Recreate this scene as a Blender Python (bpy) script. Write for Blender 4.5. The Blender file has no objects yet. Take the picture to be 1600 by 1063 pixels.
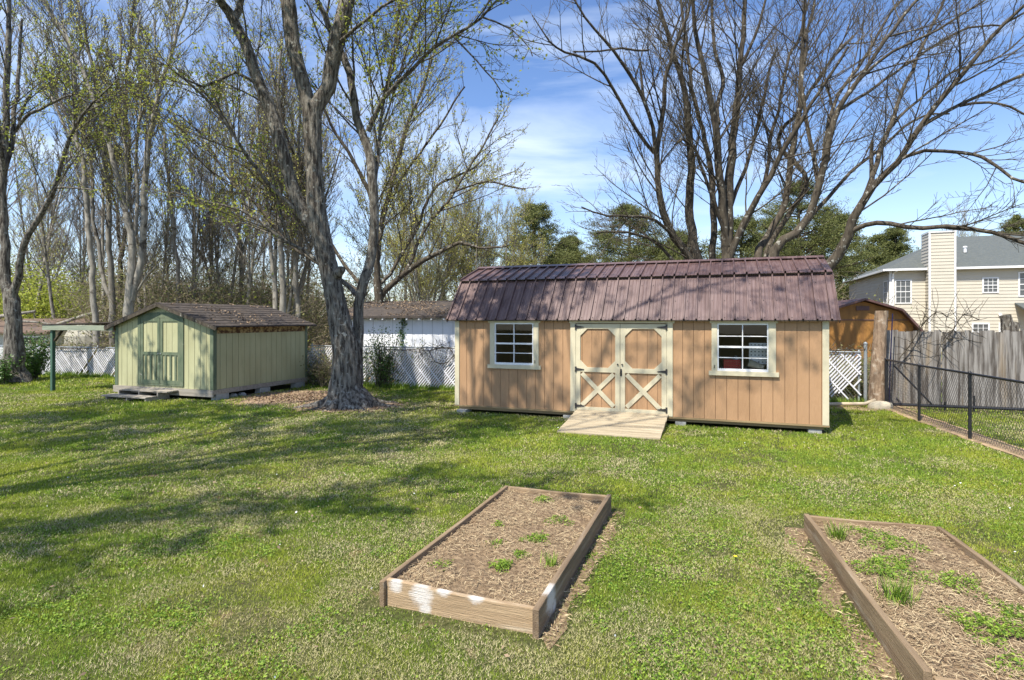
import bpy, math, random
import numpy as np
from mathutils import Vector, Matrix, noise as mnoise
R = math.radians
S = bpy.context.scene
COL = S.collection

# ------------------------------------------------------------------ camera, sky, sun, exposure
CAMH = 2.07
cam = bpy.data.cameras.new("camera"); camo = bpy.data.objects.new("camera", cam); COL.objects.link(camo)
camo.location = (0, 0, CAMH); camo.rotation_euler = (R(90), 0, 0)
cam.sensor_width = 36; cam.lens = 20.25; cam.shift_y = -0.0203; cam.clip_start = 0.05; cam.clip_end = 3000
S.camera = camo

SUN_EL = R(57); SUN_AZ = math.atan2(-0.63, -0.78)          # azimuth of the sun measured from +Y towards +X
w = bpy.data.worlds.new("World"); S.world = w; w.use_nodes = True
nt = w.node_tree; nt.nodes.clear()
def N(nt, t, **k):
    n = nt.nodes.new(t)
    for a, b in k.items(): setattr(n, a, b)
    return n
wo = N(nt, 'ShaderNodeOutputWorld'); bg = N(nt, 'ShaderNodeBackground'); sky = N(nt, 'ShaderNodeTexSky')
sky.sky_type = 'NISHITA'; sky.sun_disc = False; sky.sun_elevation = SUN_EL; sky.sun_rotation = SUN_AZ
sky.altitude = 200; sky.air_density = 1.0; sky.dust_density = 0.35; sky.ozone_density = 2.5
tc = N(nt, 'ShaderNodeTexCoord'); mp = N(nt, 'ShaderNodeMapping'); mp.inputs['Scale'].default_value = (1.2, 1.6, 5.5); mp.inputs['Rotation'].default_value = (0.12, 0.3, 0); mp.inputs['Location'].default_value = (0.35, 0, 0.2)
cn = N(nt, 'ShaderNodeTexNoise'); cn.inputs['Scale'].default_value = 1.7; cn.inputs['Detail'].default_value = 9; cn.inputs['Roughness'].default_value = 0.55; cn.inputs['Distortion'].default_value = 0.35
cr = N(nt, 'ShaderNodeValToRGB'); cr.color_ramp.elements[0].position = 0.47; cr.color_ramp.elements[1].position = 0.76
cr.color_ramp.elements[0].color = (0, 0, 0, 1); cr.color_ramp.elements[1].color = (0.85, 0.85, 0.85, 1)
sx = N(nt, 'ShaderNodeSeparateXYZ'); hz = N(nt, 'ShaderNodeMapRange')
hz.inputs['From Min'].default_value = 0.0; hz.inputs['From Max'].default_value = 0.30; hz.inputs['To Min'].default_value = 0.35; hz.inputs['To Max'].default_value = 0.0
mx = N(nt, 'ShaderNodeMath', operation='MAXIMUM')
mixc = N(nt, 'ShaderNodeMix', data_type='RGBA'); mixc.inputs[7].default_value = (7.6, 8.6, 9.9, 1)
hsv = N(nt, 'ShaderNodeHueSaturation'); hsv.inputs['Saturation'].default_value = 1.12; hsv.inputs['Hue'].default_value=0.508; hsv.inputs['Value'].default_value = 1.45
L = nt.links
L.new(tc.outputs['Generated'], mp.inputs[0]); L.new(mp.outputs[0], cn.inputs[0]); L.new(cn.outputs[0], cr.inputs[0])
L.new(tc.outputs['Generated'], sx.inputs[0]); L.new(sx.outputs[2], hz.inputs[0])
L.new(cr.outputs[0], mx.inputs[0]); L.new(hz.outputs[0], mx.inputs[1]); L.new(mx.outputs[0], mixc.inputs[0])
L.new(sky.outputs[0], hsv.inputs['Color']); L.new(hsv.outputs[0], mixc.inputs[6]); L.new(mixc.outputs[2], bg.inputs[0]); L.new(bg.outputs[0], wo.inputs[0])
bg.inputs[1].default_value = 0.098

sl = bpy.data.lights.new("sun", 'SUN'); sl.energy = 5.0; sl.angle = R(0.53); sl.color = (1.0, 0.94, 0.82)
so = bpy.data.objects.new("sun", sl); COL.objects.link(so)
sd = Vector((-0.63 * math.cos(SUN_EL), -0.78 * math.cos(SUN_EL), math.sin(SUN_EL)))
so.rotation_euler = sd.to_track_quat('Z', 'Y').to_euler(); so.location = (0, 0, 30)
S.view_settings.view_transform = 'Standard'; S.view_settings.look = 'None'; S.view_settings.exposure = 0.62; S.view_settings.gamma = 1

# ------------------------------------------------------------------ helpers
def tag(o, label=None, cat=None, group=None, kind=None):
    if label: o['label'] = label
    if cat: o['category'] = cat
    if group: o['group'] = group
    if kind: o['kind'] = kind
    return o
def empty(name, loc=(0, 0, 0), rz=0, label=None, cat=None, group=None):
    o = bpy.data.objects.new(name, None); COL.objects.link(o); o.location = loc; o.rotation_euler = (0, 0, rz); o.empty_display_size = 0.2
    return tag(o, label, cat, group)
class MB:
    def __init__(s): s.v = []; s.f = []; s.m = []; s.M = Matrix.Identity(4); s.c = []
    def cuts(s): return [(a, b, c, d) for (a, c), (b, d) in zip(s.c, s.c[1:]+[(len(s.v), len(s.f))])]
    def add(s, vs, fs, mi=0):
        b = len(s.v); s.c.append((b, len(s.f)))
        for p in vs: s.v.append(tuple(s.M @ Vector(p)))
        for f in fs: s.f.append(tuple(b + i for i in f)); s.m.append(mi)
    def box(s, x0, x1, y0, y1, z0, z1, mi=0):
        s.add([(x0,y0,z0),(x1,y0,z0),(x1,y1,z0),(x0,y1,z0),(x0,y0,z1),(x1,y0,z1),(x1,y1,z1),(x0,y1,z1)],
              [(0,3,2,1),(4,5,6,7),(0,1,5,4),(1,2,6,5),(2,3,7,6),(3,0,4,7)], mi)
    def prism(s, poly, y0, y1, mi=0):                      # poly in local x,z extruded along y
        n = len(poly)
        s.add([(x, y0, z) for x, z in poly] + [(x, y1, z) for x, z in poly],
              [tuple(range(n)), tuple(range(2*n-1, n-1, -1))] + [(i, i+n, (i+1) % n + n, (i+1) % n) for i in range(n)], mi)
    def beam(s, a, b, wd, th, mi=0, up=(0, 0, 1)):
        a = Vector(a); b = Vector(b); t = (b-a).normalized(); u = Vector(up)
        x = t.cross(u)
        if x.length < 1e-3: x = t.cross(Vector((1, 0, 0)))
        x.normalize(); y = x.cross(t).normalized(); x = x*wd/2; y = y*th/2
        s.add([a-x-y, a+x-y, a+x+y, a-x+y, b-x-y, b+x-y, b+x+y, b-x+y], [(0,3,2,1),(4,5,6,7),(0,1,5,4),(1,2,6,5),(2,3,7,6),(3,0,4,7)], mi)
    def tube(s, pts, rad, n=8, mi=0, cap=True):
        pts = [Vector(p) for p in pts]; rad = rad if hasattr(rad, '__len__') else [rad]*len(pts)
        vs = []; fs = []
        for i, p in enumerate(pts):
            t = (pts[min(i+1, len(pts)-1)] - pts[max(i-1, 0)]).normalized()
            r = Vector((0, 0, 1)) if abs(t.z) < 0.9 else Vector((1, 0, 0))
            x = t.cross(r).normalized(); y = t.cross(x)
            for k in range(n):
                a = 2*math.pi*k/n; vs.append(p + (x*math.cos(a) + y*math.sin(a))*rad[i])
        for i in range(len(pts)-1):
            for k in range(n):
                fs.append((i*n+k, i*n+(k+1) % n, (i+1)*n+(k+1) % n, (i+1)*n+k))
        if cap: fs.append(tuple(range(n-1, -1, -1))); fs.append(tuple((len(pts)-1)*n+k for k in range(n)))
        s.add(vs, fs, mi)
    def build(s, name, mats, parent=None, bevel=0, smooth=False):
        me = bpy.data.meshes.new(name); me.from_pydata(s.v, [], s.f)
        mats = mats if isinstance(mats, (list, tuple)) else [mats]
        for m in mats: me.materials.append(m)
        if len(mats) > 1: me.polygons.foreach_set('material_index', s.m)
        if smooth: me.polygons.foreach_set('use_smooth', [True]*len(s.f))
        me.update()
        o = bpy.data.objects.new(name, me); COL.objects.link(o)
        if parent: o.parent = parent
        if bevel:
            b = o.modifiers.new('bevel', 'BEVEL'); b.width = bevel; b.segments = 2; b.limit_method = 'ANGLE'; b.angle_limit = R(50)
        return o
def each(g, name, mat, parent, bevel=0):
    for i, (a, b, c, d) in enumerate(g.cuts()):
        m = MB(); m.v = g.v[a:b]; m.f = [tuple(k-a for k in f) for f in g.f[c:d]]; m.m = g.m[c:d]; m.build(name, mat, parent, bevel)
def box(name, mat, parent, *a, bevel=0):
    m = MB(); m.box(*a); return m.build(name, mat, parent, bevel)
def nmesh(name, V, F, mats, attrs=None, parent=None, mi=None, smooth=False):
    V = np.asarray(V, np.float32); F = np.asarray(F, np.int32); k = F.shape[1]
    me = bpy.data.meshes.new(name)
    me.vertices.add(len(V)); me.vertices.foreach_set('co', V.ravel())
    me.loops.add(F.size); me.loops.foreach_set('vertex_index', F.ravel())
    me.polygons.add(len(F)); me.polygons.foreach_set('loop_start', np.arange(0, F.size, k, dtype=np.int32))
    if smooth: me.polygons.foreach_set('use_smooth', np.ones(len(F), bool))
    mats = mats if isinstance(mats, (list, tuple)) else [mats]
    for m in mats: me.materials.append(m)
    if mi is not None: me.polygons.foreach_set('material_index', np.asarray(mi, np.int32))
    me.update(calc_edges=True)
    if attrs:
        for n, a in attrs.items():
            at = me.attributes.new(n, 'FLOAT', 'POINT'); at.data.foreach_set('value', np.asarray(a, np.float32))
    o = bpy.data.objects.new(name, me); COL.objects.link(o)
    if parent: o.parent = parent
    return o

# ------------------------------------------------------------------ materials
def mat(name, c1, c2=None, scale=3.0, stretch=(1, 1, 1), rough=0.8, bump=0.0, bscale=None, bstretch=None, detail=6, spec=0.3,
        metal=0.0, lo=0.35, hi=0.65, c3=None, s3=0.7, lo3=0.55, hi3=0.7, stretch3=(1, 1, 1), coord='Object', bdist=0.01, transl=0, obrand=0, attr=None):
    m = bpy.data.materials.new(name); m.use_nodes = True; nt = m.node_tree; L = nt.links
    b = nt.nodes['Principled BSDF']; b.inputs['Roughness'].default_value = rough
    b.inputs['Specular IOR Level'].default_value = spec; b.inputs['Metallic'].default_value = metal
    if c2 is None: c2 = tuple(x*0.8 for x in c1)
    tcn = N(nt, 'ShaderNodeTexCoord')
    def noise(sc, st, de=detail):
        mpn = N(nt, 'ShaderNodeMapping'); mpn.inputs['Scale'].default_value = st
        nn = N(nt, 'ShaderNodeTexNoise'); nn.inputs['Scale'].default_value = sc; nn.inputs['Detail'].default_value = de; nn.inputs['Roughness'].default_value = 0.6
        L.new(tcn.outputs[coord], mpn.inputs[0]); L.new(mpn.outputs[0], nn.inputs[0]); return nn.outputs[0]
    def rng(src, a, c):
        r = N(nt, 'ShaderNodeMapRange'); r.inputs['From Min'].default_value = a; r.inputs['From Max'].default_value = c; L.new(src, r.inputs[0]); return r.outputs[0]
    def mix(f, a, c):
        x = N(nt, 'ShaderNodeMix', data_type='RGBA'); L.new(f, x.inputs[0])
        for i, q in ((6, a), (7, c)):
            if isinstance(q, tuple): x.inputs[i].default_value = q[:3] + (1,)
            else: L.new(q, x.inputs[i])
        return x.outputs[2]
    if attr:
        at = N(nt, 'ShaderNodeAttribute'); at.attribute_name = attr; f = rng(at.outputs['Fac'], lo, hi)
    else: f = rng(noise(scale, stretch), lo, hi)
    c = mix(f, c1, c2)
    if c3: c = mix(rng(noise(s3, stretch3), lo3, hi3), c, c3)
    if obrand:
        oi = N(nt, 'ShaderNodeObjectInfo'); h = N(nt, 'ShaderNodeHueSaturation'); r = N(nt, 'ShaderNodeMapRange')
        r.inputs['To Min'].default_value = 1-obrand; r.inputs['To Max'].default_value = 1+obrand
        L.new(oi.outputs['Random'], r.inputs[0]); L.new(r.outputs[0], h.inputs['Value']); L.new(c, h.inputs['Color']); c = h.outputs[0]
    L.new(c, b.inputs['Base Color'])
    if bump:
        bp = N(nt, 'ShaderNodeBump'); bp.inputs['Strength'].default_value = bump; bp.inputs['Distance'].default_value = bdist
        L.new(noise(bscale or scale*4, bstretch or stretch, 8), bp.inputs['Height']); L.new(bp.outputs[0], b.inputs['Normal'])
    if transl:
        tr = N(nt, 'ShaderNodeBsdfTranslucent'); ms = N(nt, 'ShaderNodeMixShader'); ms.inputs[0].default_value = transl
        L.new(c, tr.inputs[0]); L.new(b.outputs[0], ms.inputs[1]); L.new(tr.outputs[0], ms.inputs[2]); L.new(ms.outputs[0], nt.nodes['Material Output'].inputs[0])
    return m
M = {}
M['tan'] = mat('tan_siding', (0.44, 0.265, 0.145), (0.38, 0.225, 0.12), 2.2, (1, 1, 0.3), 0.75, 0.9, 30, (1.2, 1, 0.22), c3=(0.33, 0.19, 0.10), s3=1.4, lo3=0.56, hi3=0.8)
M['cream'] = mat('cream_trim', (0.61, 0.55, 0.39), (0.55, 0.49, 0.345), 5, (1, 1, 1), 0.6, 0.15, 40)
M['tgroove'] = mat('groove_brown', (0.19, 0.11, 0.06), (0.14, 0.085, 0.045), 5)
M['metalroof'] = mat('burgundy_metal_roof', (0.105, 0.060, 0.055), (0.165, 0.108, 0.102), 5, (7, 0.35, 0.35), 0.36, 0.1, 9, lo=0.4, hi=0.6, c3=(0.085, 0.047, 0.043), s3=2.2, lo3=0.5, hi3=0.68, spec=0.5, metal=0.0, stretch3=(2, 1, 0.4))  # lighter streaks running down the slope are sheen painted into the colour
M['white'] = mat('white_vinyl', (0.80, 0.80, 0.80), (0.74, 0.74, 0.74), 6, rough=0.45, spec=0.5)
M['whiteold'] = mat('weathered_white_slat', (0.78, 0.78, 0.82), (0.60, 0.60, 0.64), 5, rough=0.5, c3=(0.40, 0.38, 0.32), s3=2.3, lo3=0.6, hi3=0.75)
M['hinge'] = mat('black_iron', (0.02, 0.02, 0.02), (0.035, 0.03, 0.03), 10, rough=0.5, spec=0.5)
M['black'] = mat('black_fence_vinyl', (0.015, 0.015, 0.018), (0.025, 0.025, 0.028), 10, rough=0.4, spec=0.5)
M['galv'] = mat('galvanised_steel', (0.42, 0.45, 0.47), (0.34, 0.37, 0.38), 12, rough=0.45, metal=0.5)
M['concrete'] = mat('concrete_block', (0.40, 0.40, 0.38), (0.30, 0.30, 0.285), 9, rough=0.95, bump=0.6, bscale=60)
M['skid'] = mat('treated_skid', (0.33, 0.24, 0.13), (0.24, 0.17, 0.09), 3, (0.4, 6, 6), 0.85, 0.3, 20)
M['ramp'] = mat('pale_ramp_board', (0.46, 0.39, 0.275), (0.30, 0.24, 0.16), 2.5, (0.6, 9, 9), 0.85, 0.4, 20, c3=(0.40, 0.34, 0.24), s3=1.6, lo3=0.55, hi3=0.8, stretch3=(1, 3, 1))
M['lime'] = mat('pale_yellow_green_siding', (0.45, 0.445, 0.26), (0.37, 0.36, 0.205), 2.6, (1, 1, 0.3), 0.8, 0.4, 26, (1.6, 1.6, 0.16), c3=(0.27, 0.28, 0.16), s3=2.0, lo3=0.62, hi3=0.85, stretch3=(2, 2, 0.5))
M['greentrim'] = mat('faded_green_trim', (0.085, 0.12, 0.075), (0.155, 0.18, 0.115), 5, (1, 1, 0.5), 0.75, 0.25, 30, c3=(0.36, 0.36, 0.29), s3=6, lo3=0.66, hi3=0.75)
M['postgreen'] = mat('dark_green_post', (0.045, 0.10, 0.07), (0.075, 0.14, 0.10), 5, (1, 1, 0.5), 0.6, 0.2, 30)
M['palegreen'] = mat('weathered_fascia_green', (0.30, 0.33, 0.25), (0.22, 0.25, 0.19), 5, (0.5, 4, 4), 0.8, 0.25, 30)
M['rot'] = mat('rotten_band', (0.42, 0.32, 0.15), (0.10, 0.055, 0.03), 7, (1, 1, 1.2), 0.95, 0.8, 20, lo=0.42, hi=0.56)
M['greyboard'] = mat('weathered_grey_board', (0.38, 0.34, 0.29), (0.26, 0.23, 0.19), 2.5, (0.5, 8, 8), 0.9, 0.5, 25)
M['shingle'] = mat('dark_shingle', (0.045, 0.038, 0.035), (0.09, 0.074, 0.064), 8, (1, 1, 1), 0.95, 0.8, 30, c3=(0.09, 0.07, 0.055), s3=2.2, lo3=0.56, hi3=0.7)
M['slate'] = mat('grey_shingle_house', (0.090, 0.097, 0.088), (0.130, 0.138, 0.124), 5, (1, 1, 1), 0.9, 0.4, 14, c3=(0.085, 0.1, 0.11), s3=16, lo3=0.45, hi3=0.6)
M['vinyl'] = mat('beige_vinyl_siding', (0.56, 0.515, 0.43), (0.51, 0.47, 0.39), 0.8, rough=0.6, bump=0.1)
M['orange'] = mat('orange_stained_wood', (0.36, 0.175, 0.045), (0.25, 0.12, 0.035), 3, (2, 1, 0.25), 0.6, 0.3, 22, c3=(0.17, 0.085, 0.025), s3=1.1, lo3=0.52, hi3=0.75)
M['maroon'] = mat('dark_maroon_trim', (0.11, 0.06, 0.055), (0.15, 0.085, 0.08), 5, rough=0.5)
M['fencewood'] = mat('silver_grey_pickets', (0.29, 0.27, 0.25), (0.085, 0.072, 0.062), 3.0, (5, 5, 0.3), 0.9, 0.8, 12, (6, 6, 0.4), lo=0.42, hi=0.6, c3=(0.36, 0.27, 0.17), s3=0.9, lo3=0.55, hi3=0.85, stretch3=(4, 1, 0.5))
M['bed'] = mat('raised_bed_lumber', (0.36, 0.26, 0.155), (0.22, 0.15, 0.09), 2.0, (0.5, 7, 7), 0.85, 0.9, 16, (0.5, 9, 9), c3=(0.50, 0.40, 0.27), s3=3.0, lo3=0.55, hi3=0.8, stretch3=(0.5, 5, 5))
M['bedgrey'] = mat('raised_bed_grey_lumber', (0.31, 0.225, 0.14), (0.165, 0.11, 0.065), 2.0, (7, 0.5, 7), 0.88, 0.9, 16, (9, 0.5, 9), c3=(0.40, 0.34, 0.26), s3=3.0, lo3=0.55, hi3=0.8, stretch3=(5, 0.5, 5))
M['soil'] = mat('bed_soil', (0.13, 0.085, 0.05), (0.34, 0.245, 0.15), 30, rough=1, bump=1.0, bscale=45, bdist=0.03)
M['dirt'] = mat('bare_tan_dirt', (0.46, 0.33, 0.20), (0.30, 0.205, 0.12), 7, rough=1, bump=0.8, bscale=40, bdist=0.02, c3=(0.18, 0.12, 0.075), s3=2.5, lo3=0.58, hi3=0.72)
M['litter'] = mat('brown_litter', (0.27, 0.18, 0.12), (0.40, 0.29, 0.19), 22, rough=1, bump=1.0, bscale=50, bdist=0.02, c3=(0.13, 0.085, 0.06), s3=5, lo3=0.52, hi3=0.66)
M['straw'] = mat('dry_straw', (0.60, 0.48, 0.29), (0.24, 0.155, 0.09), attr='rnd', lo=0, hi=1, rough=0.8)
M['deadleaf'] = mat('dead_leaf', (0.36, 0.26, 0.17), (0.14, 0.095, 0.065), attr='rnd', lo=0, hi=1, rough=0.9)
M['bark'] = mat('grey_ridged_bark', (0.05, 0.041, 0.034), (0.25, 0.225, 0.19), 8, (2.2, 2.2, 0.35), 0.95, 1.0, 18, (2.2, 2.2, 0.3), lo=0.40, hi=0.60, c3=(0.33, 0.325, 0.29), s3=9, lo3=0.58, hi3=0.66, bdist=0.05)
M['barkpale'] = mat('grey_smooth_bark', (0.17, 0.156, 0.132), (0.34, 0.315, 0.27), 4, (2, 2, 0.6), 0.95, 0.5, 20, (1.5, 1.5, 0.4), obrand=0.2, c3=(0.07, 0.06, 0.05), s3=2.5, lo3=0.55, hi3=0.66)
M['barkdark'] = mat('dark_mossy_bark', (0.036, 0.028, 0.021), (0.11, 0.092, 0.068), 6, (2, 2, 0.5), 0.95, 0.7, 20, (1.5, 1.5, 0.4), obrand=0.15, c3=(0.33, 0.32, 0.28), s3=7, lo3=0.60, hi3=0.66)
M['twig'] = mat('twig_bark', (0.065, 0.054, 0.038), (0.125, 0.108, 0.078), 2, rough=0.95, obrand=0.15)
M['twiglight'] = mat('light_twig_bark', (0.15, 0.128, 0.10), (0.25, 0.22, 0.18), 2, rough=0.95, obrand=0.2)
M['sycamore'] = mat('pale_sycamore_bark', (0.60, 0.56, 0.47), (0.42, 0.38, 0.31), 2, rough=0.9, c3=(0.24, 0.21, 0.17), s3=1.5, lo3=0.55, hi3=0.65)
M['bud'] = mat('yellow_green_buds', (0.62, 0.58, 0.17), (0.40, 0.42, 0.08), attr='rnd', lo=0, hi=1, rough=0.6, transl=0.4)
M['leaf'] = mat('young_green_leaf', (0.50, 0.52, 0.09), (0.27, 0.34, 0.05), attr='rnd', lo=0, hi=1, rough=0.6, transl=0.45)
M['ivy'] = mat('glossy_ivy_leaf', (0.10, 0.19, 0.03), (0.05, 0.11, 0.02), attr='rnd', lo=0, hi=1, rough=0.4, spec=0.5, transl=0.2)
M['pine'] = mat('pine_needles', (0.07, 0.09, 0.028), (0.22, 0.23, 0.07), attr='rnd', lo=0, hi=1, rough=0.7, transl=0.2)
M['under'] = mat('understory_leaf', (0.15, 0.19, 0.055), (0.27, 0.25, 0.11), attr='rnd', lo=0, hi=1, rough=0.8, transl=0.3)
M['brush'] = mat('brown_brush', (0.18, 0.145, 0.10), (0.29, 0.25, 0.17), attr='rnd', lo=0, hi=1, rough=0.95)
M['red'] = mat('red_plastic', (0.62, 0.03, 0.02), (0.5, 0.02, 0.02), rough=0.35, spec=0.5)
M['darkin'] = mat('dark_interior_board', (0.09, 0.07, 0.05), (0.06, 0.05, 0.035), 4)
M['stone'] = mat('pale_stone', (0.56, 0.50, 0.38), (0.44, 0.39, 0.30), 6, rough=0.95, bump=0.6)
M['pvc'] = mat('dirty_cream_pipe', (0.60, 0.52, 0.38), (0.42, 0.33, 0.22), 3, (0.5, 3, 3), 0.6)
M['stump'] = mat('peeling_trunk_bark', (0.36, 0.26, 0.18), (0.17, 0.115, 0.075), 10, (2, 2, 0.5), 0.95, 1.0, 18, (2, 2, 0.5), c3=(0.50, 0.42, 0.33), s3=6, lo3=0.55, hi3=0.68, bdist=0.02)
M['blue'] = mat('dark_blue_strip', (0.012, 0.012, 0.06), rough=0.5)
M['whitepaint'] = mat('white_painted_panel', (0.83, 0.84, 0.87), (0.76, 0.77, 0.80), 2, (2, 2, 0.4), 0.7, 0.2, 20)
M['greywall'] = mat('grey_panel_wall', (0.55, 0.56, 0.50), (0.45, 0.46, 0.41), 2)
M['sagestorage'] = mat('pale_round_tank', (0.40, 0.38, 0.31), (0.33, 0.31, 0.25), 2)
M['dandelion'] = mat('dandelion_yellow', (0.75, 0.55, 0.03), rough=0.7)
M['paintspot'] = M['white']
def glassmat():
    m = bpy.data.materials.new('window_glass'); m.use_nodes = True; nt = m.node_tree; nt.nodes.clear(); L = nt.links
    o = N(nt, 'ShaderNodeOutputMaterial'); t = N(nt, 'ShaderNodeBsdfTransparent'); g = N(nt, 'ShaderNodeBsdfGlossy'); f = N(nt, 'ShaderNodeFresnel'); x = N(nt, 'ShaderNodeMixShader')
    t.inputs[0].default_value = (0.9, 0.92, 0.91, 1); g.inputs['Roughness'].default_value = 0.02; f.inputs[0].default_value = 1.5
    L.new(f.outputs[0], x.inputs[0]); L.new(t.outputs[0], x.inputs[1]); L.new(g.outputs[0], x.inputs[2]); L.new(x.outputs[0], o.inputs[0]); return m
M['glass'] = glassmat()
M['darkglass'] = mat('house_window_glass', (0.05, 0.055, 0.06), (0.10, 0.10, 0.105), 3, (0.2, 0.2, 6), 0.12, spec=0.8)
# front board of the first bed carries splashes of white paint
def add_splash(m, centers):
    nt = m.node_tree; L = nt.links; b = nt.nodes['Principled BSDF']; src = b.inputs['Base Color'].links[0].from_socket
    tcn = N(nt, 'ShaderNodeTexCoord'); nn = N(nt, 'ShaderNodeTexNoise'); nn.inputs['Scale'].default_value = 9; nn.inputs['Detail'].default_value = 8; nn.inputs['Roughness'].default_value = 0.75
    q0 = N(nt, 'ShaderNodeMapping'); q0.inputs['Scale'].default_value = (1, 1, 2.5); L.new(tcn.outputs['Object'], q0.inputs[0]); L.new(q0.outputs[0], nn.inputs[0])
    acc = None
    for c, r in centers:
        vd = N(nt, 'ShaderNodeVectorMath', operation='DISTANCE'); vd.inputs[1].default_value = c; L.new(tcn.outputs['Object'], vd.inputs[0])
        mr = N(nt, 'ShaderNodeMapRange'); mr.inputs['From Min'].default_value = 0; mr.inputs['From Max'].default_value = r; mr.inputs['To Min'].default_value = 1; mr.inputs['To Max'].default_value = 0
        L.new(vd.outputs['Value'], mr.inputs[0])
        if acc is None: acc = mr.outputs[0]
        else:
            q = N(nt, 'ShaderNodeMath', operation='MAXIMUM'); L.new(acc, q.inputs[0]); L.new(mr.outputs[0], q.inputs[1]); acc = q.outputs[0]
    ad = N(nt, 'ShaderNodeMath', operation='ADD'); L.new(acc, ad.inputs[0]); L.new(nn.outputs[0], ad.inputs[1])
    m2 = N(nt, 'ShaderNodeMapRange'); m2.inputs['From Min'].default_value = 0.84; m2.inputs['From Max'].default_value = 1.2; m2.inputs['To Max'].default_value = 0.7; L.new(ad.outputs[0], m2.inputs[0])
    x = N(nt, 'ShaderNodeMix', data_type='RGBA'); x.inputs[7].default_value = (0.72, 0.70, 0.68, 1); L.new(m2.outputs[0], x.inputs[0]); L.new(src, x.inputs[6]); L.new(x.outputs[2], b.inputs['Base Color'])

# ------------------------------------------------------------------ ground and lawn
def ground_mat():
    m = bpy.data.materials.new('lawn_ground'); m.use_nodes = True; nt = m.node_tree; L = nt.links; b = nt.nodes['Principled BSDF']
    b.inputs['Roughness'].default_value = 1; b.inputs['Specular IOR Level'].default_value = 0.1
    g = N(nt, 'ShaderNodeNewGeometry')
    def nz(s, d=6, st=None):
        n = N(nt, 'ShaderNodeTexNoise'); n.inputs['Scale'].default_value = s; n.inputs['Detail'].default_value = d
        if st:
            q = N(nt, 'ShaderNodeMapping'); q.inputs['Scale'].default_value = st; L.new(g.outputs['Position'], q.inputs[0]); L.new(q.outputs[0], n.inputs[0])
        else: L.new(g.outputs['Position'], n.inputs[0])
        return n.outputs[0]
    def rg(s, a, c):
        r = N(nt, 'ShaderNodeMapRange'); r.inputs['From Min'].default_value = a; r.inputs['From Max'].default_value = c; L.new(s, r.inputs[0]); return r.outputs[0]
    def mix(f, a, c):
        x = N(nt, 'ShaderNodeMix', data_type='RGBA'); L.new(f, x.inputs[0])
        for i, q in ((6, a), (7, c)):
            if isinstance(q, tuple): x.inputs[i].default_value = q + (1,)
            else: L.new(q, x.inputs[i])
        return x.outputs[2]
    c = mix(rg(nz(0.9), 0.4, 0.65), (0.075, 0.095, 0.025), (0.13, 0.115, 0.055))
    c = mix(rg(nz(30, 3), 0.4, 0.62), c, (0.05, 0.055, 0.02))
    c = mix(rg(nz(2.6), 0.62, 0.72), c, (0.24, 0.16, 0.095))
    # beyond the lattice fence the ground is leaf litter
    sp = N(nt, 'ShaderNodeSeparateXYZ'); L.new(g.outputs['Position'], sp.inputs[0])
    k = N(nt, 'ShaderNodeMath', operation='MULTIPLY_ADD'); k.inputs[1].default_value = 0.29; L.new(sp.outputs[0], k.inputs[0]); L.new(sp.outputs[1], k.inputs[2])
    wood = mix(rg(nz(3), 0.35, 0.65), (0.20, 0.14, 0.09), (0.30, 0.24, 0.14))
    wood = mix(rg(nz(0.3), 0.5, 0.62), wood, (0.12, 0.15, 0.045))
    c = mix(rg(k.outputs[0], 16.7, 17.0), c, wood)
    L.new(c, b.inputs['Base Color'])
    bp = N(nt, 'ShaderNodeBump'); bp.inputs['Strength'].default_value = 0.8; bp.inputs['Distance'].default_value = 0.03; L.new(nz(40, 5), bp.inputs['Height']); L.new(bp.outputs[0], b.inputs['Normal'])
    return m
gm = MB(); gm.add([(-900, -60, 0), (900, -60, 0), (900, 1500, 0), (-900, 1500, 0)], [(0, 1, 2, 3)])
tag(gm.build('ground', ground_mat()), kind='structure')

ANG = R(20.2); UX = np.array([math.cos(ANG), -math.sin(ANG)]); UY = np.array([math.sin(ANG), math.cos(ANG)])
O1 = np.array([-1.244, 12.87]); W1, D1 = 7.355, 3.4
A2 = R(19.5); O2 = np.array([-10.76, 15.69]); W2, D2 = 3.41, 3.5
def in_rect(P, o, a, w_, d_, pad=0.0):
    ux = np.array([math.cos(a), -math.sin(a)]); uy = np.array([math.sin(a), math.cos(a)])
    q = P - o; x = q @ ux; y = q @ uy
    return (x > -pad) & (x < w_+pad) & (y > -pad) & (y < d_+pad)
B1O = np.array([-0.95, 4.18]); B1A = R(20.0); B1W, B1L = 1.21, 2.56
B2O = np.array([2.19, 3.06]); B2A = R(14.3); B2W, B2L = 1.16, 2.64
BF = [np.array(p) for p in ((8.72, 13.42), (8.27, 11.7), (7.91, 9.95), (7.52, 8.2), (7.13, 6.45), (6.74, 4.7), (6.35, 2.95))]   # black fence posts
def vnoise(P, s, seed=0):                                    # cheap smooth value noise
    q = P*s + seed*17.3; i = np.floor(q).astype(int); f = q-i; f = f*f*(3-2*f)
    def h(a, b): return np.abs(np.sin(a*127.1+b*311.7+seed*7.7)*43758.5453) % 1
    a = h(i[:,0], i[:,1]); b = h(i[:,0]+1, i[:,1]); c = h(i[:,0], i[:,1]+1); d = h(i[:,0]+1, i[:,1]+1)
    return (a*(1-f[:,0])+b*f[:,0])*(1-f[:,1]) + (c*(1-f[:,0])+d*f[:,0])*f[:,1]
def fbm(P, s, seed=0): return (vnoise(P, s, seed)*0.55 + vnoise(P, s*2.1, seed+1)*0.28 + vnoise(P, s*4.3, seed+2)*0.17)
rg_ = np.random.default_rng(7)
def fenceline(x):                                            # y of the white slatted fence
    return np.where(x < -6.4, 18.25-0.27*(x+6.4), np.where(x < -0.07, 18.25-0.316*(x+6.4), 16.25-0.293*(x+0.07)))
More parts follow.
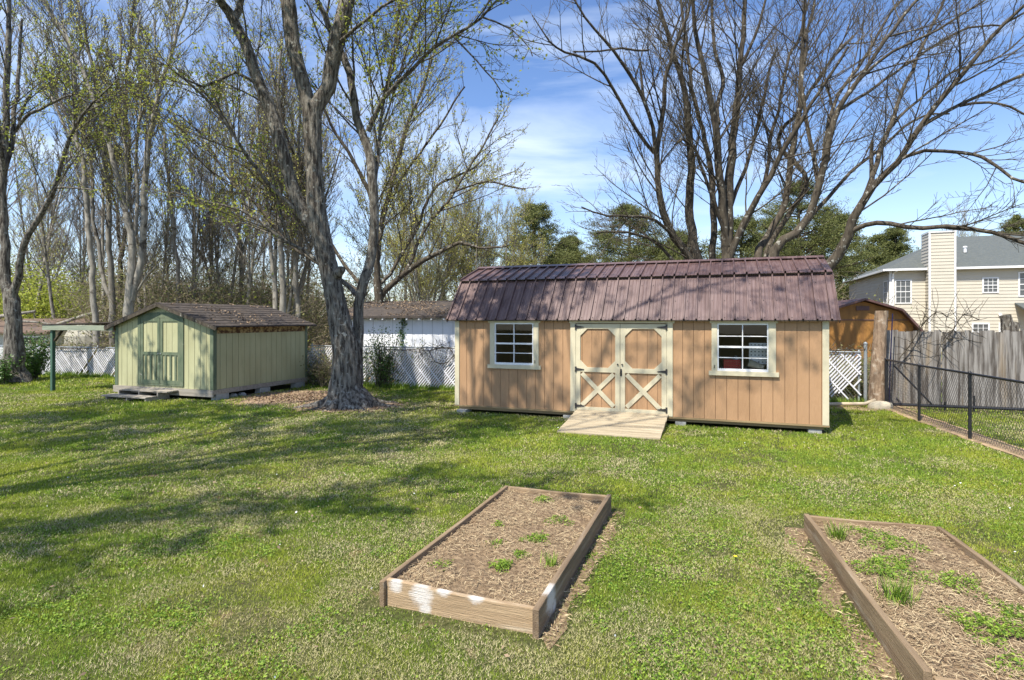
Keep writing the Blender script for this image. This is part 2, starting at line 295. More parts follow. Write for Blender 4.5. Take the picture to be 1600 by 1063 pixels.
def dirt_dist(P):                                            # distance from black fence line
    a = BF[0]; b = BF[-1]; t = (b-a)/np.linalg.norm(b-a); n = np.array([-t[1], t[0]]); return (P-a) @ n
def lawn_points(y0, y1, dens):
    hw = lambda y: 0.95*y+1.5
    area = (y1-y0)*2*hw(y1); n = int(area*dens)
    P = np.stack([rg_.uniform(-hw(y1), hw(y1), n), rg_.uniform(y0, y1, n)], 1)
    k = np.abs(P[:,0]) < hw(P[:,1])
    k &= P[:,1] < fenceline(P[:,0])+0.1
    k &= ~in_rect(P, O1+UY*0.05, ANG, W1, D1, 0.0) & ~in_rect(P, O2, A2, W2, D2, 0.0)
    k &= ~in_rect(P, B1O, B1A, B1W, B1L, 0.01) & ~in_rect(P, B2O, B2A, B2W, B2L, 0.01)
    dd = dirt_dist(P); k &= ~((dd > -0.12) & (dd < 0.34 + 0.12*vnoise(P, 3, 5)) & (rg_.random(len(P)) > 0.06))
    tr = np.hypot((P[:,0]+3.9)/1.15, (P[:,1]-13.75)/0.7); k &= ~((tr < 0.95+0.4*vnoise(P, 2.5, 3)) & (rg_.random(len(P)) > 0.05))
    lt = np.hypot((P[:,0]+5.6)/1.5, (P[:,1]-15.3)/1.25); k &= ~((lt < 0.85+0.4*vnoise(P, 2.5, 4)) & (rg_.random(len(P)) > 0.08))
    k &= ~((P[:,0] > 7.5) & (fenceline(P[:,0])-P[:,1] < 0.8) & (rg_.random(len(P)) > 0.3))
    br = fbm(P, 1.5, 31); k &= ~((br > 0.66) & (rg_.random(len(P)) > 0.35))
    e = (in_rect(P, B1O, B1A, B1W, B1L, 0.10 + 0.06) | in_rect(P, B2O, B2A, B2W, B2L, 0.15)); k &= ~(e & (rg_.random(len(P)) > 0.25))
    return P[k]
V = []; RN = []; MI = []
def blades(P, h, wd):
    n = len(P); patch = fbm(P, 0.7, 11)                      # 0..1 : green lush vs strawy
    fine = fbm(P, 2.7, 21)
    straw = rg_.random(n) < np.clip(0.36 - 0.022*(P[:,1]-3.5) - 0.10*np.clip(P[:,0]/2, 0, 1) + 1.2*(patch-0.5) + 1.0*(fine-0.5), 0.05, 0.70)
    hh = h*rg_.uniform(0.5, 1.25, n)*(0.7+0.7*(1-patch)); ang = rg_.uniform(0, 2*np.pi, n); yaw = rg_.uniform(0, 2*np.pi, n)
    lean = np.where(straw, rg_.uniform(0.7, 1.6, n), rg_.uniform(0.15, 1.0, n))*1.0
    wv = wd*rg_.uniform(0.7, 1.4, n)
    dx = np.cos(ang)*wv/2; dy = np.sin(ang)*wv/2
    zt = hh/np.sqrt(1+lean**2); ox = np.cos(yaw)*zt*lean; oy = np.sin(yaw)*zt*lean
    z0 = np.where(straw, rg_.uniform(0.0, 0.02, n), 0.0)
    a = np.stack([P[:,0]-dx, P[:,1]-dy, z0], 1); b = np.stack([P[:,0]+dx, P[:,1]+dy, z0], 1); c = np.stack([P[:,0]+ox, P[:,1]+oy, z0+zt], 1)
    V.append(np.stack([a, b, c], 1).reshape(-1, 3)); RN.append(np.repeat(rg_.random(n), 3)); MI.append(straw.astype(int))
for y0, y1, dens, h, wd in ((2.6, 4.6, 23000, 0.021, 0.0034), (4.6, 6.6, 13000, 0.025, 0.0048), (6.6, 9.0, 6000, 0.030, 0.0075), (9.0, 12.5, 2900, 0.036, 0.011), (12.5, 17, 1300, 0.045, 0.016), (17, 26, 500, 0.06, 0.024)):
    blades(lawn_points(y0, y1, dens), h, wd)
V = np.concatenate(V); RN = np.concatenate(RN); MI = np.concatenate(MI)
def grass_mat(name, a, b, c, tr):
    m = mat(name, a, b, attr='rnd', lo=0, hi=1, rough=0.7, transl=tr, c3=c, s3=0.8, lo3=0.42, hi3=0.62)
    return m
gg = grass_mat('green_grass_blade', (0.09, 0.19, 0.016), (0.36, 0.47, 0.055), (0.38, 0.43, 0.05), 0.3)
gs = grass_mat('straw_grass_blade', (0.68, 0.60, 0.36), (0.30, 0.25, 0.13), (0.46, 0.42, 0.19), 0.15)
tag(nmesh('lawn_grass', V, np.arange(len(V)).reshape(-1, 3), [gg, gs], {'rnd': RN}, mi=MI), 'short patchy green lawn mixed with straw coloured blades around the raised beds', 'grass', kind='stuff')
# clover and broadleaf weeds through the lawn
def leafquads(C, size, flat=0.5, rngx=None, aspect=0.7):
    rngx = rngx or rg_; n = len(C)
    d = rngx.normal(size=(n, 3)); d[:,2] *= flat; d /= np.linalg.norm(d, axis=1)[:,None]
    e = np.cross(d, rngx.normal(size=(n, 3))*np.array([1, 1, 0.4]) + np.array([0, 0, 0.8])); e /= np.linalg.norm(e, axis=1)[:,None]+1e-6
    s = (size*rngx.uniform(0.6, 1.3, n))[:,None]
    a = C; b = C + d*s*0.5 + e*s*aspect*0.5; c = C + d*s; f = C + d*s*0.5 - e*s*aspect*0.5
    return np.stack([a, b, c, f], 1).reshape(-1, 3)
P = np.concatenate([lawn_points(2.6, 5.5, 620), lawn_points(5.5, 10, 260)])
cl = fbm(P, 1.9, 41) + 0.16*np.clip((P[:,0]+0.3)/1.5, 0, 1) ; P = P[cl + rg_.normal(0, 0.07, len(P)) > 0.59]
C = np.repeat(P, 8, 0) + rg_.normal(0, 0.02, (len(P)*8, 2)); C = np.concatenate([C, rg_.uniform(0.008, 0.030, (len(C), 1))], 1)
V = leafquads(C, 0.019, 0.45, aspect=0.6)
clo = mat('clover_leaf', (0.07, 0.16, 0.018), (0.34, 0.46, 0.06), attr='rnd', lo=0, hi=1, rough=0.6, transl=0.3)
tag(nmesh('clover_weeds', V, np.arange(len(V)).reshape(-1, 4), clo, {'rnd': np.repeat(rg_.random(len(C)), 4)}), 'bright low clover and broadleaf weeds growing through the lawn', 'weeds', kind='stuff')

def sheet(name, poly, z, m, seed=1, jit=0.08, kind='structure', label=None, cat=None):
    pts = []
    n = len(poly)
    for i in range(n):
        a = np.array(poly[i]); b = np.array(poly[(i+1) % n]); k = max(1, int(np.linalg.norm(b-a)/0.18))
        for j in range(k):
            p = a + (b-a)*j/k; q = np.array([p]); p = p + jit*np.array([vnoise(q, 4, seed)[0]-0.5, vnoise(q, 4, seed+3)[0]-0.5])*2; pts.append((p[0], p[1], z))
    g = MB(); g.add(pts, [tuple(range(len(pts)))]); o = g.build(name, m); return tag(o, label, cat, kind=kind)
t_ = (BF[-1]-BF[0])/np.linalg.norm(BF[-1]-BF[0]); n_ = np.array([-t_[1], t_[0]])
sheet('dirt_strip', [tuple(BF[0]-t_*0.5+n_*(-0.12)), tuple(BF[-1]-n_*0.12), tuple(BF[-1]+n_*0.38), tuple(BF[0]-t_*0.5+n_*0.38)], 0.008, M['dirt'], 3, 0.08)
def ell(cx, cy, a, b, n=14): return [(cx+a*math.cos(2*math.pi*i/n), cy+b*math.sin(2*math.pi*i/n)) for i in range(n)]
sheet('bare_earth', ell(-3.9, 13.75, 1.45, 0.95), 0.004, M['litter'], 5, 0.2)
sheet('leaf_litter', ell(-5.7, 15.3, 1.9, 1.5), 0.008, M['litter'], 9, 0.25)
sheet('bare_earth', [(7.0, 13.2), (9.3, 12.9), (9.6, 13.6), (7.1, 14.2)], 0.004, M['dirt'], 6, 0.2)

# scattered dead leaves/straw on the lawn
def scatter_litter(name, P, size, z0, m, label, cat, lift=0.02, aspect=0.12):
    n = len(P); C = np.concatenate([P, (z0+rg_.uniform(0.0, lift, n))[:,None]], 1); V = leafquads(C, size, 0.12, aspect=aspect)
    return tag(nmesh(name, V, np.arange(len(V)).reshape(-1, 4), m, {'rnd': np.repeat(rg_.random(n), 4)}), label, cat, kind='stuff')
P = rg_.normal(size=(2600, 2))*np.array([0.75, 0.6]) + np.array([-5.5, 15.2])
P = np.concatenate([P, rg_.normal(size=(1500, 2))*np.array([0.6, 0.4]) + np.array([-3.9, 13.5])])
P = P[~in_rect(P, O2, A2, W2, D2)]
scatter_litter('fallen_leaves', P, 0.055, 0.012, M['deadleaf'], 'brown dead leaves lying on the bare earth between the green shed and the big tree', 'dead leaves', aspect=0.6)

P = np.concatenate([lawn_points(2.8, 6, 8), lawn_points(6, 15, 7)])
scatter_litter('fallen_leaves', P[rg_.permutation(len(P))[:1100]], 0.034, 0.03, M['deadleaf'], 'small dead leaves scattered over the open lawn', 'dead leaves', aspect=0.55)
P = lawn_points(3, 12, 2.2); P = P[fbm(P, 0.9, 77) > 0.55]
scatter_litter('fallen_petals', P, 0.022, 0.035, M['white'], 'tiny pale petals scattered over patches of the lawn', 'petals', aspect=0.7)
# ------------------------------------------------------------------ siding makers
def boards_v(mb, u0, u1, z0, ztop, openings, y, pitch=0.2, gap=0.0075, th=0.014, mi=0, off=0.0):
    """vertical grooved boards in the plane y (outer face y-th), openings = [(ua,ub,za,zb)]"""
    cuts = sorted({u0, u1, *[o[0] for o in openings], *[o[1] for o in openings]} | {u0+off+pitch*k for k in range(-1, int((u1-u0)/pitch)+2) if u0 < u0+off+pitch*k < u1})
    grooves = [u0+off+pitch*k for k in range(-1, int((u1-u0)/pitch)+2)]
    isg = lambda c: min(abs(c-g) for g in grooves) < 1e-6
    zt = ztop if callable(ztop) else (lambda u: ztop)
    for a, b in zip(cuts[:-1], cuts[1:]):
        if b-a < 0.004 or a < u0-1e-6 or b > u1+1e-6: continue
        m_ = (a+b)/2; aa = a+(gap/2 if isg(a) else 0); bb = b-(gap/2 if isg(b) else 0)
        if bb-aa < 0.002: continue
        iv = [(z0, None)]
        for o in openings:
            if o[0]-1e-6 <= m_ <= o[1]+1e-6:
                new = []
                for (p, q) in iv:
                    if q is None or q > o[2]: new.append((p, o[2]))
                    if q is None or q > o[3]: new.append((o[3], q))
                iv = [(p, q) for p, q in new if q is None or q-p > 1e-4]
        for p, q in iv:
            qa, qb = (zt(aa), zt(bb)) if q is None else (q, q)
            mb.add([(aa,y-th,p),(bb,y-th,p),(bb,y,p),(aa,y,p),(aa,y-th,qa),(bb,y-th,qb),(bb,y,qb),(aa,y,qa)], [(0,3,2,1),(4,5,6,7),(0,1,5,4),(1,2,6,5),(2,3,7,6),(3,0,4,7)], mi)
def backing(mb, u0, u1, z0, z1, openings, y, th, mi):
    cuts = sorted({u0, u1, *[o[0] for o in openings], *[o[1] for o in openings]})
    for a, b in zip(cuts[:-1], cuts[1:]):
        m_ = (a+b)/2; iv = [(z0, z1)]
        for o in openings:
            if o[0] < m_ < o[1]:
                iv = [r for (p, q) in iv for r in ((p, min(q, o[2])), (max(p, o[3]), q)) if r[1]-r[0] > 1e-4]
        for p, q in iv: mb.box(a, b, y, y+th, p, q, mi)

# ------------------------------------------------------------------ the tan lofted shed
T = empty('garden_shed', (O1[0], O1[1], 0), -ANG, 'large tan wooden shed with cream trim and ribbed burgundy gambrel metal roof', 'shed')
OPN = [(0.926, 1.824, 1.11, 1.983), (2.74, 4.56, 0.19, 1.985), (5.489, 6.39, 1.11, 1.983)]
z0, ze = 0.17, 2.05
g = MB(); boards_v(g, 0.0, W1, z0, ze+0.05, OPN, 0.0, 0.2, off=0.06); backing(g, 0, W1, z0, ze+0.05, OPN, 0.001, 0.03, 1)
# back wall and gambrel ends
zr, zb, yb = 3.33, 2.94, 0.62
g.box(0, W1, D1-0.03, D1, z0, ze+0.05, 0)
pg = [(0.031, z0), (D1-0.031, z0), (D1-0.031, ze+0.05), (D1-yb, zb-0.03), (D1/2, zr-0.03), (yb, zb-0.03), (0.031, ze+0.05)]
for xx in (0.0, W1-0.03):
    n = len(pg); vs = [(xx, a, b) for a, b in pg] + [(xx+0.03, a, b) for a, b in pg]
    g.add(vs, [tuple(range(n-1, -1, -1)), tuple(range(n, 2*n))] + [(i, (i+1) % n, (i+1) % n+n, i+n) for i in range(n)], 0)
wall = g.build('wall', [M['tan'], M['tgroove']], T)
g = MB()
for x0_, x1_ in ((-0.022, 0.085), (W1-0.085, W1+0.022)): g.box(x0_, x1_, -0.034, -0.0155, z0-0.005, ze)
g.box(W1+0.003, W1+0.021, -0.0152, 0.09, z0-0.005, ze); g.box(-0.021, -0.003, -0.0152, 0.09, z0-0.005, ze)
each(g, 'corner_trim', M['cream'], T, 0.003)
box('floor', M['darkin'], T, 0.035, W1-0.035, 0.035, D1-0.035, z0, z0+0.03)
g = MB()
for yy in (0.02, 1.1, 2.2, D1-0.12): g.box(0.06, W1-0.06, yy, yy+0.09, 0.075, z0-0.002)
each(g, 'skid', M['skid'], T, 0.004)
g = MB(); g.box(-0.03, W1+0.03, -0.03, 0.019, 0.135, 0.168); g.build('bottom_board', M['skid'], T)
# ribbed metal roof
def roofpanel(pts, xs, th=0.004, pitch=0.229):
    g = MB(); (ya, za), (yb_, zb_) = pts
    ln = math.hypot(yb_-ya, zb_-za); ny, nz = -(zb_-za)/ln, (yb_-ya)/ln
    if nz < 0: ny, nz = -ny, -nz
    prof = []; x = xs[0]; 
    while x < xs[1]-0.001:
        for dx, h in ((0, 0), (0.008, 0.042), (0.030, 0.042), (0.038, 0), (0.095, 0), (0.101, 0.005), (0.111, 0.005), (0.117, 0), (0.160, 0), (0.166, 0.005), (0.176, 0.005), (0.182, 0)):
            if x+dx < xs[1]: prof.append((x+dx, h))
        x += pitch
    prof.append((xs[1], 0.0))
    n = len(prof); vs = []
    for (y_, z_) in ((ya, za), (yb_, zb_)):
        for x_, h in prof: vs.append((x_, y_+ny*h, z_+nz*h))
    for (y_, z_) in ((ya, za), (yb_, zb_)):
        for x_, h in prof: vs.append((x_, y_+ny*(h-th), z_+nz*(h-th)))
    fs = []
    for i in range(n-1):
        fs += [(i, i+1, n+i+1, n+i), (2*n+i, 3*n+i, 3*n+i+1, 2*n+i+1), (i, 2*n+i, 2*n+i+1, i+1), (n+i, n+i+1, 3*n+i+1, 3*n+i)]
    g.add(vs, fs); return g
XS = (-0.17, W1+0.17)
RP = [((-0.125, 2.055), (yb-0.005, zb)), ((yb-0.065, zb+0.022), (D1/2, zr+0.012)), ((D1/2, zr+0.012), (D1-yb+0.065, zb+0.022)), ((D1-yb+0.005, zb), (D1+0.125, 2.055))]
g = roofpanel(RP[0], XS)
for k in range(0, 33):
    x_ = XS[0]+0.229*k+0.07
    for tt in (0.05, 0.42, 0.8):
        y_ = -0.125+tt*(yb+0.12); z_ = 2.055+tt*(zb-2.055); g.box(x_-0.006, x_+0.006, y_-0.012, y_, z_-0.004, z_+0.008, 1)
g.build('roof_panel', [M['metalroof'], M['hinge']], T)
for i, pr in enumerate(RP[1:]): roofpanel(pr, XS).build('roof_panel', M['metalroof'], T)
g = MB()   # decking below the metal
for (ya, za), (yb_, zb_) in RP:
    g.add([(XS[0]+.03, ya, za-0.02), (XS[1]-.03, ya, za-0.02), (XS[1]-.03, yb_, zb_-0.02), (XS[0]+.03, yb_, zb_-0.02)], [(0, 1, 2, 3)])
g.build('roof_deck', M['darkin'], T)
g = MB()
for sgn in (1, -1):
    g.beam((XS[0]-0.01, D1/2-sgn*0.07, zr+0.03), (XS[1]+0.01, D1/2-sgn*0.07, zr+0.03), 0.15, 0.012, up=(0, -sgn*0.36, 1))
g.build('ridge_cap', M['metalroof'], T)
g = MB()
for xx, s_ in ((XS[0], -1), (XS[1], 1)):
    for (a, b) in (((-0.13, 2.05), (yb, zb)), ((yb, zb), (D1/2, zr)), ((D1/2, zr), (D1-yb, zb)), ((D1-yb, zb), (D1+0.13, 2.05))):
        g.beam((xx, a[0], a[1]-0.012), (xx, b[0], b[1]-0.012), 0.10, 0.006, up=(0, -(b[1]-a[1]), b[0]-a[0])) if False else g.beam((xx+s_*0.006, a[0], a[1]-0.02), (xx+s_*0.006, b[0], b[1]-0.02), 0.012, 0.085, up=(0, -(b[1]-a[1]), b[0]-a[0]))
each(g, 'rake_trim', M['metalroof'], T)

def shed_window(parent, o, trimo):
    a, b, c, d = o
    W = empty('window', (0, 0, 0)); W.parent = parent; 
    g = MB(); t0, t1 = trimo
    g.box(t0, a+0.004, -0.040, -0.0152, c-0.02, d+0.012); g.box(b-0.004, t1, -0.040, -0.0152, c-0.02, d+0.012)
    g.box(t0-0.035, t1+0.035, -0.052, -0.0152, d+0.0125, ze+0.02)
    g.box(t0-0.05, t1+0.05, -0.058, -0.0152, c-0.105, c-0.0205)
    each(g, 'trim', M['cream'], W, 0.003)
    g = MB(); f = 0.03; y0, y1 = -0.028, 0.02
    g.box(a+.0045, a+f, y0, y1, c-.0195, d+.0115); g.box(b-f, b-.0045, y0, y1, c-.0195, d+.0115); g.box(a+f, b-f, y0, y1, d-f+0.01, d+.0115); g.box(a+f, b-f, y0, y1, c-.0195, c+f-0.005)
    mz = (c+d)/2; g.box(a+f, b-f, y0+0.004, y1, mz-0.018, mz+0.018)
    mu = (a+b)/2; g.box(mu-0.009, mu+0.009, y0+0.008, y1-0.012, c+f-0.005, mz-0.018); g.box(mu-0.009, mu+0.009, y0+0.008, y1-0.012, mz+0.018, d-f+0.01)
    for q in ((c+f+mz)/2, (mz+d-f)/2):
        g.box(a+f, mu-0.009, y0+0.009, y1-0.013, q-0.008, q+0.008); g.box(mu+0.009, b-f, y0+0.009, y1-0.013, q-0.008, q+0.008)
    g.build('sash', M['white'], W, 0.002)
    g = MB(); g.add([(a+f, 0.012, c+0.02), (b-f, 0.012, c+0.02), (b-f, 0.012, d-0.015), (a+f, 0.012, d-0.015)], [(0, 1, 2, 3)]); g.build('pane', M['glass'], W)
    g = MB(); xx = a-0.05 if a > 3 else b+0.03
    g.tube([(xx, -0.043, c+0.09), (xx+0.006, -0.055, c+0.07), (xx, -0.05, c+0.03)], 0.007, 6); g.build('latch', M['hinge'], W)
    return W
wa = shed_window(T, OPN[0], (0.825, 1.936)); wb = shed_window(T, OPN[2], (5.39, 6.51))
tag(wb, 'window with a red crate and white items showing inside')
# door surround, two leaves
g = MB()
g.box(2.625, 2.738, -0.040, -0.0152, z0, 1.99); g.box(4.562, 4.675, -0.040, -0.0152, z0, 1.99); g.box(2.60, 4.71, -0.050, -0.0152, 1.9905, 2.07)
each(g, 'door_trim', M['cream'], T, 0.003)
def leaf(u0, u1, inner, hs):
    Dd = empty('door', (0, 0, 0)); Dd.parent = T
    zb0, zt0 = 0.185, 1.975
    g = MB(); boards_v(g, u0, u1, zb0, zt0, [], -0.001, 0.2, 0.007, 0.008, off=0.13); backing(g, u0, u1, zb0, zt0, [], 0.0, 0.025, 1); g.build('panel', [M['tan'], M['tgroove']], Dd)
    g = MB(); y0, y1 = -0.034, -0.0095; s = 0.095
    g.box(u0, u0+s, y0, y1, zb0, zt0); g.box(u1-s, u1, y0, y1, zb0, zt0)
    g.box(u0+s, u1-s, y0, y1, zt0-0.10, zt0); g.box(u0+s, u1-s, y0, y1, 0.99, 1.085); g.box(u0+s, u1-s, y0, y1, zb0, zb0+0.09)
    a, b, c, d = u0+s, u1-s, 1.085, zt0-0.10; k = 0.145
    for (cx, sx_) in ((a, 1), (b, -1)):
        for (cz, sz) in ((c, 1), (d, -1)):
            p = [(cx, cz), (cx+sx_*k, cz), (cx, cz+sz*k)]
            if sx_*sz < 0: p = p[::-1]
            g.prism(p, y0+0.001, y1)
    c, d = zb0+0.09, 0.99
    def xb(p, q, yy):
        p = Vector((p[0], yy, p[1])); q = Vector((q[0], yy, q[1])); g.beam(p, q, 0.012, 0.088, up=Vector((0, 1, 0)).cross(q-p))
    xb((a+0.03, c+0.03), (b-0.03, d-0.03), -0.023); xb((a+0.03, d-0.03), (b-0.03, c+0.03), -0.0255)
    g.build('frame', M['cream'], Dd, 0.002)
    for z_ in (1.91, 1.04, 0.29):
        g = MB(); x_ = u0+0.005 if hs < 0 else u1-0.005; s_ = -hs
        g.box(x_-0.022, x_+0.012, -0.052, -0.0405, z_-0.055, z_+0.055) if hs < 0 else g.box(x_-0.012, x_+0.022, -0.052, -0.0405, z_-0.055, z_+0.055)
        p = [(x_+s_*0.01, z_-0.028), (x_+s_*0.17, z_-0.006), (x_+s_*0.17, z_+0.006), (x_+s_*0.01, z_+0.028)]
        if s_ < 0: p = p[::-1]
        g.prism(p, -0.047, -0.0352); g.build('hinge', M['hinge'], Dd)
    g = MB(); xk = u1-0.04 if hs < 0 else u0+0.04
    g.tube([(xk, -0.034, 1.16), (xk, -0.055, 1.16)], [0.014, 0.018], 10); g.build('knob', M['hinge'], Dd)
    return Dd
leaf(2.742, 3.648, 1, -1); ld = leaf(3.656, 4.558, 1, 1)
g = MB(); g.box(3.66, 3.69, -0.05, -0.0352, 0.93, 1.07); g.box(3.668, 3.682, -0.075, -0.05, 0.97, 1.03); g.build('hasp', M['hinge'], ld)
# loft/bench inside and the things seen through the right window
wp = lambda x, y, z: tuple(T.matrix_basis @ Vector((x, y, z)))
bench = MB(); TM = Matrix.Translation((O1[0], O1[1], 0)) @ Matrix.Rotation(-ANG, 4, 'Z')
wbn = empty('workbench', wp(5.9, 0.5, 0.2), -ANG, 'plain workbench inside the tan shed behind the right window', 'workbench')
box('bench_top', M['greyboard'], wbn, -1.0, 1.0, -0.4, 0.3, 0.89, 0.928)
g = MB()
for sx_ in (-0.95, 0.9):
    for sy in (-0.38, 0.22): g.box(sx_, sx_+0.06, sy, sy+0.06, 0.0, 0.889)
each(g, 'leg', M['greyboard'], wbn)
cr_ = empty('plastic_crate', wp(5.75, 0.19, 1.13), -ANG+0.1, 'red plastic crate behind the right window of the tan shed', 'crate')
g = MB()
for a, b in ((-0.15, 0.15),):
    for zz in (0, 0.045, 0.09, 0.135): g.box(a, b, -0.12, -0.11, zz, zz+0.024); g.box(a, b, 0.11, 0.12, zz, zz+0.024); g.box(a, a+0.01, -0.1095, 0.1095, zz, zz+0.024); g.box(b-0.01, b, -0.1095, 0.1095, zz, zz+0.024)
    for k in range(7): g.box(a+k*0.0475, a+k*0.0475+0.012, -0.1095, -0.106, 0.0, 0.155)
    g.box(a+.001, b-.001, -0.109, 0.109, -0.0, 0.006)
g.build('crate_body', M['red'], cr_)
cone = MB(); cone.tube([(0, 0, 0), (0.25, -0.05, -0.08)], [0.075, 0.05], 16); cone.tube([(0.25, -0.05, -0.08), (0.255, -0.051, -0.082)], [0.06, 0.06], 16)
o = cone.build('plastic_bucket', M['stone'], None, smooth=False); o.location = wp(6.06, 0.16, 1.24); o.rotation_euler = (0, 0, -ANG)
tag(o, 'off white bucket lying on its side behind the right shed window', 'bucket')
g = MB(); g.box(-0.24, 0.24, 0, 0.012, 0, 0.40)
for i in range(7):
    for j in range(6): g.box(-0.21+i*0.065, -0.185+i*0.065, -0.003, -0.0005, 0.03+j*0.065, 0.048+j*0.065, 1)
o = g.build('slotted_panel', [M['white'], M['hinge']]); o.location = wp(6.30, 0.22, 1.22); o.rotation_euler = (0, 0, -ANG); tag(o, 'white slotted shelf panel standing behind the right shed window', 'shelf panel')
g = MB(); g.tube([(0, 0, 0.0), (0, 0, 0.02)], [0.06, 0.06], 12); g.tube([(0, 0, 0.02), (0, 0, 0.16)], [0.012, 0.012], 8); g.tube([(0, 0, 0.16), (0, 0, 0.22), (0, 0, 0.26)], [0.07, 0.06, 0.03], 12)
o = g.build('metal_lantern', M['galv']); o.location = wp(5.84, 0.5, 1.092); tag(o, 'small silver lantern beside the red crate inside the window', 'lantern')

# ramp
rp = empty('shed_ramp', wp(2.76, -0.05, 0), -ANG, 'pale plank ramp leading up to the double doors of the tan shed', 'ramp')
g = MB(); n = 11; Lr = 1.5
for k in range(n):
    a = k/n; b = (k+1)/n
    y_a = -Lr*b; y_b = -Lr*a; za = 0.185*(1-b)+0.03; zb_ = 0.185*(1-a)+0.03; e = 0.024
    dx0 = random.Random(k).uniform(-0.006, 0.006)
    g.add([(0+dx0, y_a+e, za-0.03), (1.83+dx0, y_a+e, za-0.03), (1.83+dx0, y_b, zb_-0.03), (dx0, y_b, zb_-0.03), (dx0, y_a+e, za), (1.83+dx0, y_a+e, za), (1.83+dx0, y_b, zb_), (dx0, y_b, zb_)],
          [(0,3,2,1),(4,5,6,7),(0,1,5,4),(1,2,6,5),(2,3,7,6),(3,0,4,7)])
g.build('ramp_boards', M['ramp'], rp, 0.003)
g = MB()
for x_ in (0.03, 0.9, 1.76):
    g.add([(x_, -Lr+0.06, 0.002), (x_+0.04, -Lr+0.06, 0.002), (x_+0.04, -0.005, 0.002), (x_, -0.005, 0.002), (x_, -Lr+0.06, 0.006), (x_+0.04, -Lr+0.06, 0.006), (x_+0.04, -0.005, 0.18), (x_, -0.005, 0.18)], [(0,3,2,1),(4,5,6,7),(0,1,5,4),(1,2,6,5),(2,3,7,6),(3,0,4,7)])
each(g, 'ramp_stringer', M['skid'], rp)
# concrete blocks
def block(loc, rz, label, sc=(1, 1, 1)):
    g = MB(); a, b, h = 0.2*sc[0], 0.2*sc[1], 0.1*sc[2]
    g.box(-a/2, a/2, -b/2, b/2, 0, h); o = g.build('concrete_block', M['concrete'], None, 0.006)
    o.location = loc; o.rotation_euler = (0, 0, rz); return tag(o, label, 'block', 'concrete blocks under the sheds')
block(wp(0.17, 0.05, -0.035), -ANG, 'grey concrete block under the left end of the tan shed', (1.1, 1.6, 1.09))
block(wp(2.58, 0.1, -0.03), -ANG, 'grey block under the tan shed just left of the ramp', (1.2, 1, 1.04))
block(wp(4.82, 0.1, -0.03), -ANG, 'grey block under the tan shed just right of the ramp', (1.0, 1, 1.04))
block(wp(7.16, 0.12, -0.045), -ANG, 'low pale block under the right end of the tan shed', (1.1, 1, 1.19))
block(wp(7.16, D1-0.12, -0.03), -ANG, 'concrete block hidden under the back right corner of the tan shed', (1.1, 1, 1.04))
block(wp(0.17, D1-0.12, -0.03), -ANG, 'concrete block hidden under the back left corner of the tan shed', (1.1, 1, 1.04))

# ------------------------------------------------------------------ the pale green shed
G = empty('storage_shed', (O2[0], O2[1], 0), -A2, 'weathered pale yellow green shed with dark green trim and brown shingle roof', 'shed')
gz = 0.28; GE = 1.93; GR = 2.47; RU = 1.66
def gtop(u): return GE + (GR-GE)*(u/RU if u < RU else (W2-u)/(W2-RU)) - 0.02
DO = (0.93, 2.29, 0.37, 2.10)
g = MB(); boards_v(g, 0, W2, gz, gtop, [DO], 0, 0.2, 0.012, 0.012)
pg = [(0, gz), (W2, gz), (W2, gtop(W2)), (RU, gtop(RU)), (0, gtop(0))]
g.prism(pg, 0.001, 0.02, 1); g.prism(pg, D2-0.02, D2, 0)
g.box(0, 0.02, 0.0205, D2-0.0205, gz, GE)
gg2 = MB(); gg2.M = Matrix.Translation((W2, 0, 0)) @ Matrix.Rotation(R(90), 4, 'Z'); boards_v(gg2, 0.0, D2, gz, 1.70, [], 0.0, 0.2, 0.012, 0.012); backing(gg2, 0.0205, D2-0.0205, gz, GE, [], 0.001, 0.02, 1)
b0 = len(g.v); g.v += gg2.v; g.f += [tuple(i+b0 for i in f) for f in gg2.f]; g.m += gg2.m
g.build('wall', [M['lime'], M['hinge']], G)
g = MB(); g.box(W2+0.0005, W2+0.010, 0.03, D2-0.03, 1.702, GE-0.005); g.build('rotten_board', M['rot'], G)
g = MB()
for x0_, x1_, y0_, y1_ in ((-0.025, 0.07, -0.03, -0.0125), (W2-0.085, W2+0.03, -0.03, -0.0125), (W2+0.0125, W2+0.03, -0.0122, 0.08), (W2+0.0125, W2+0.03, D2-0.07, D2+0.02)): g.box(x0_, x1_, y0_, y1_, gz-0.01, GE-0.02)
each(g, 'corner_trim', M['greentrim'], G, 0.002)
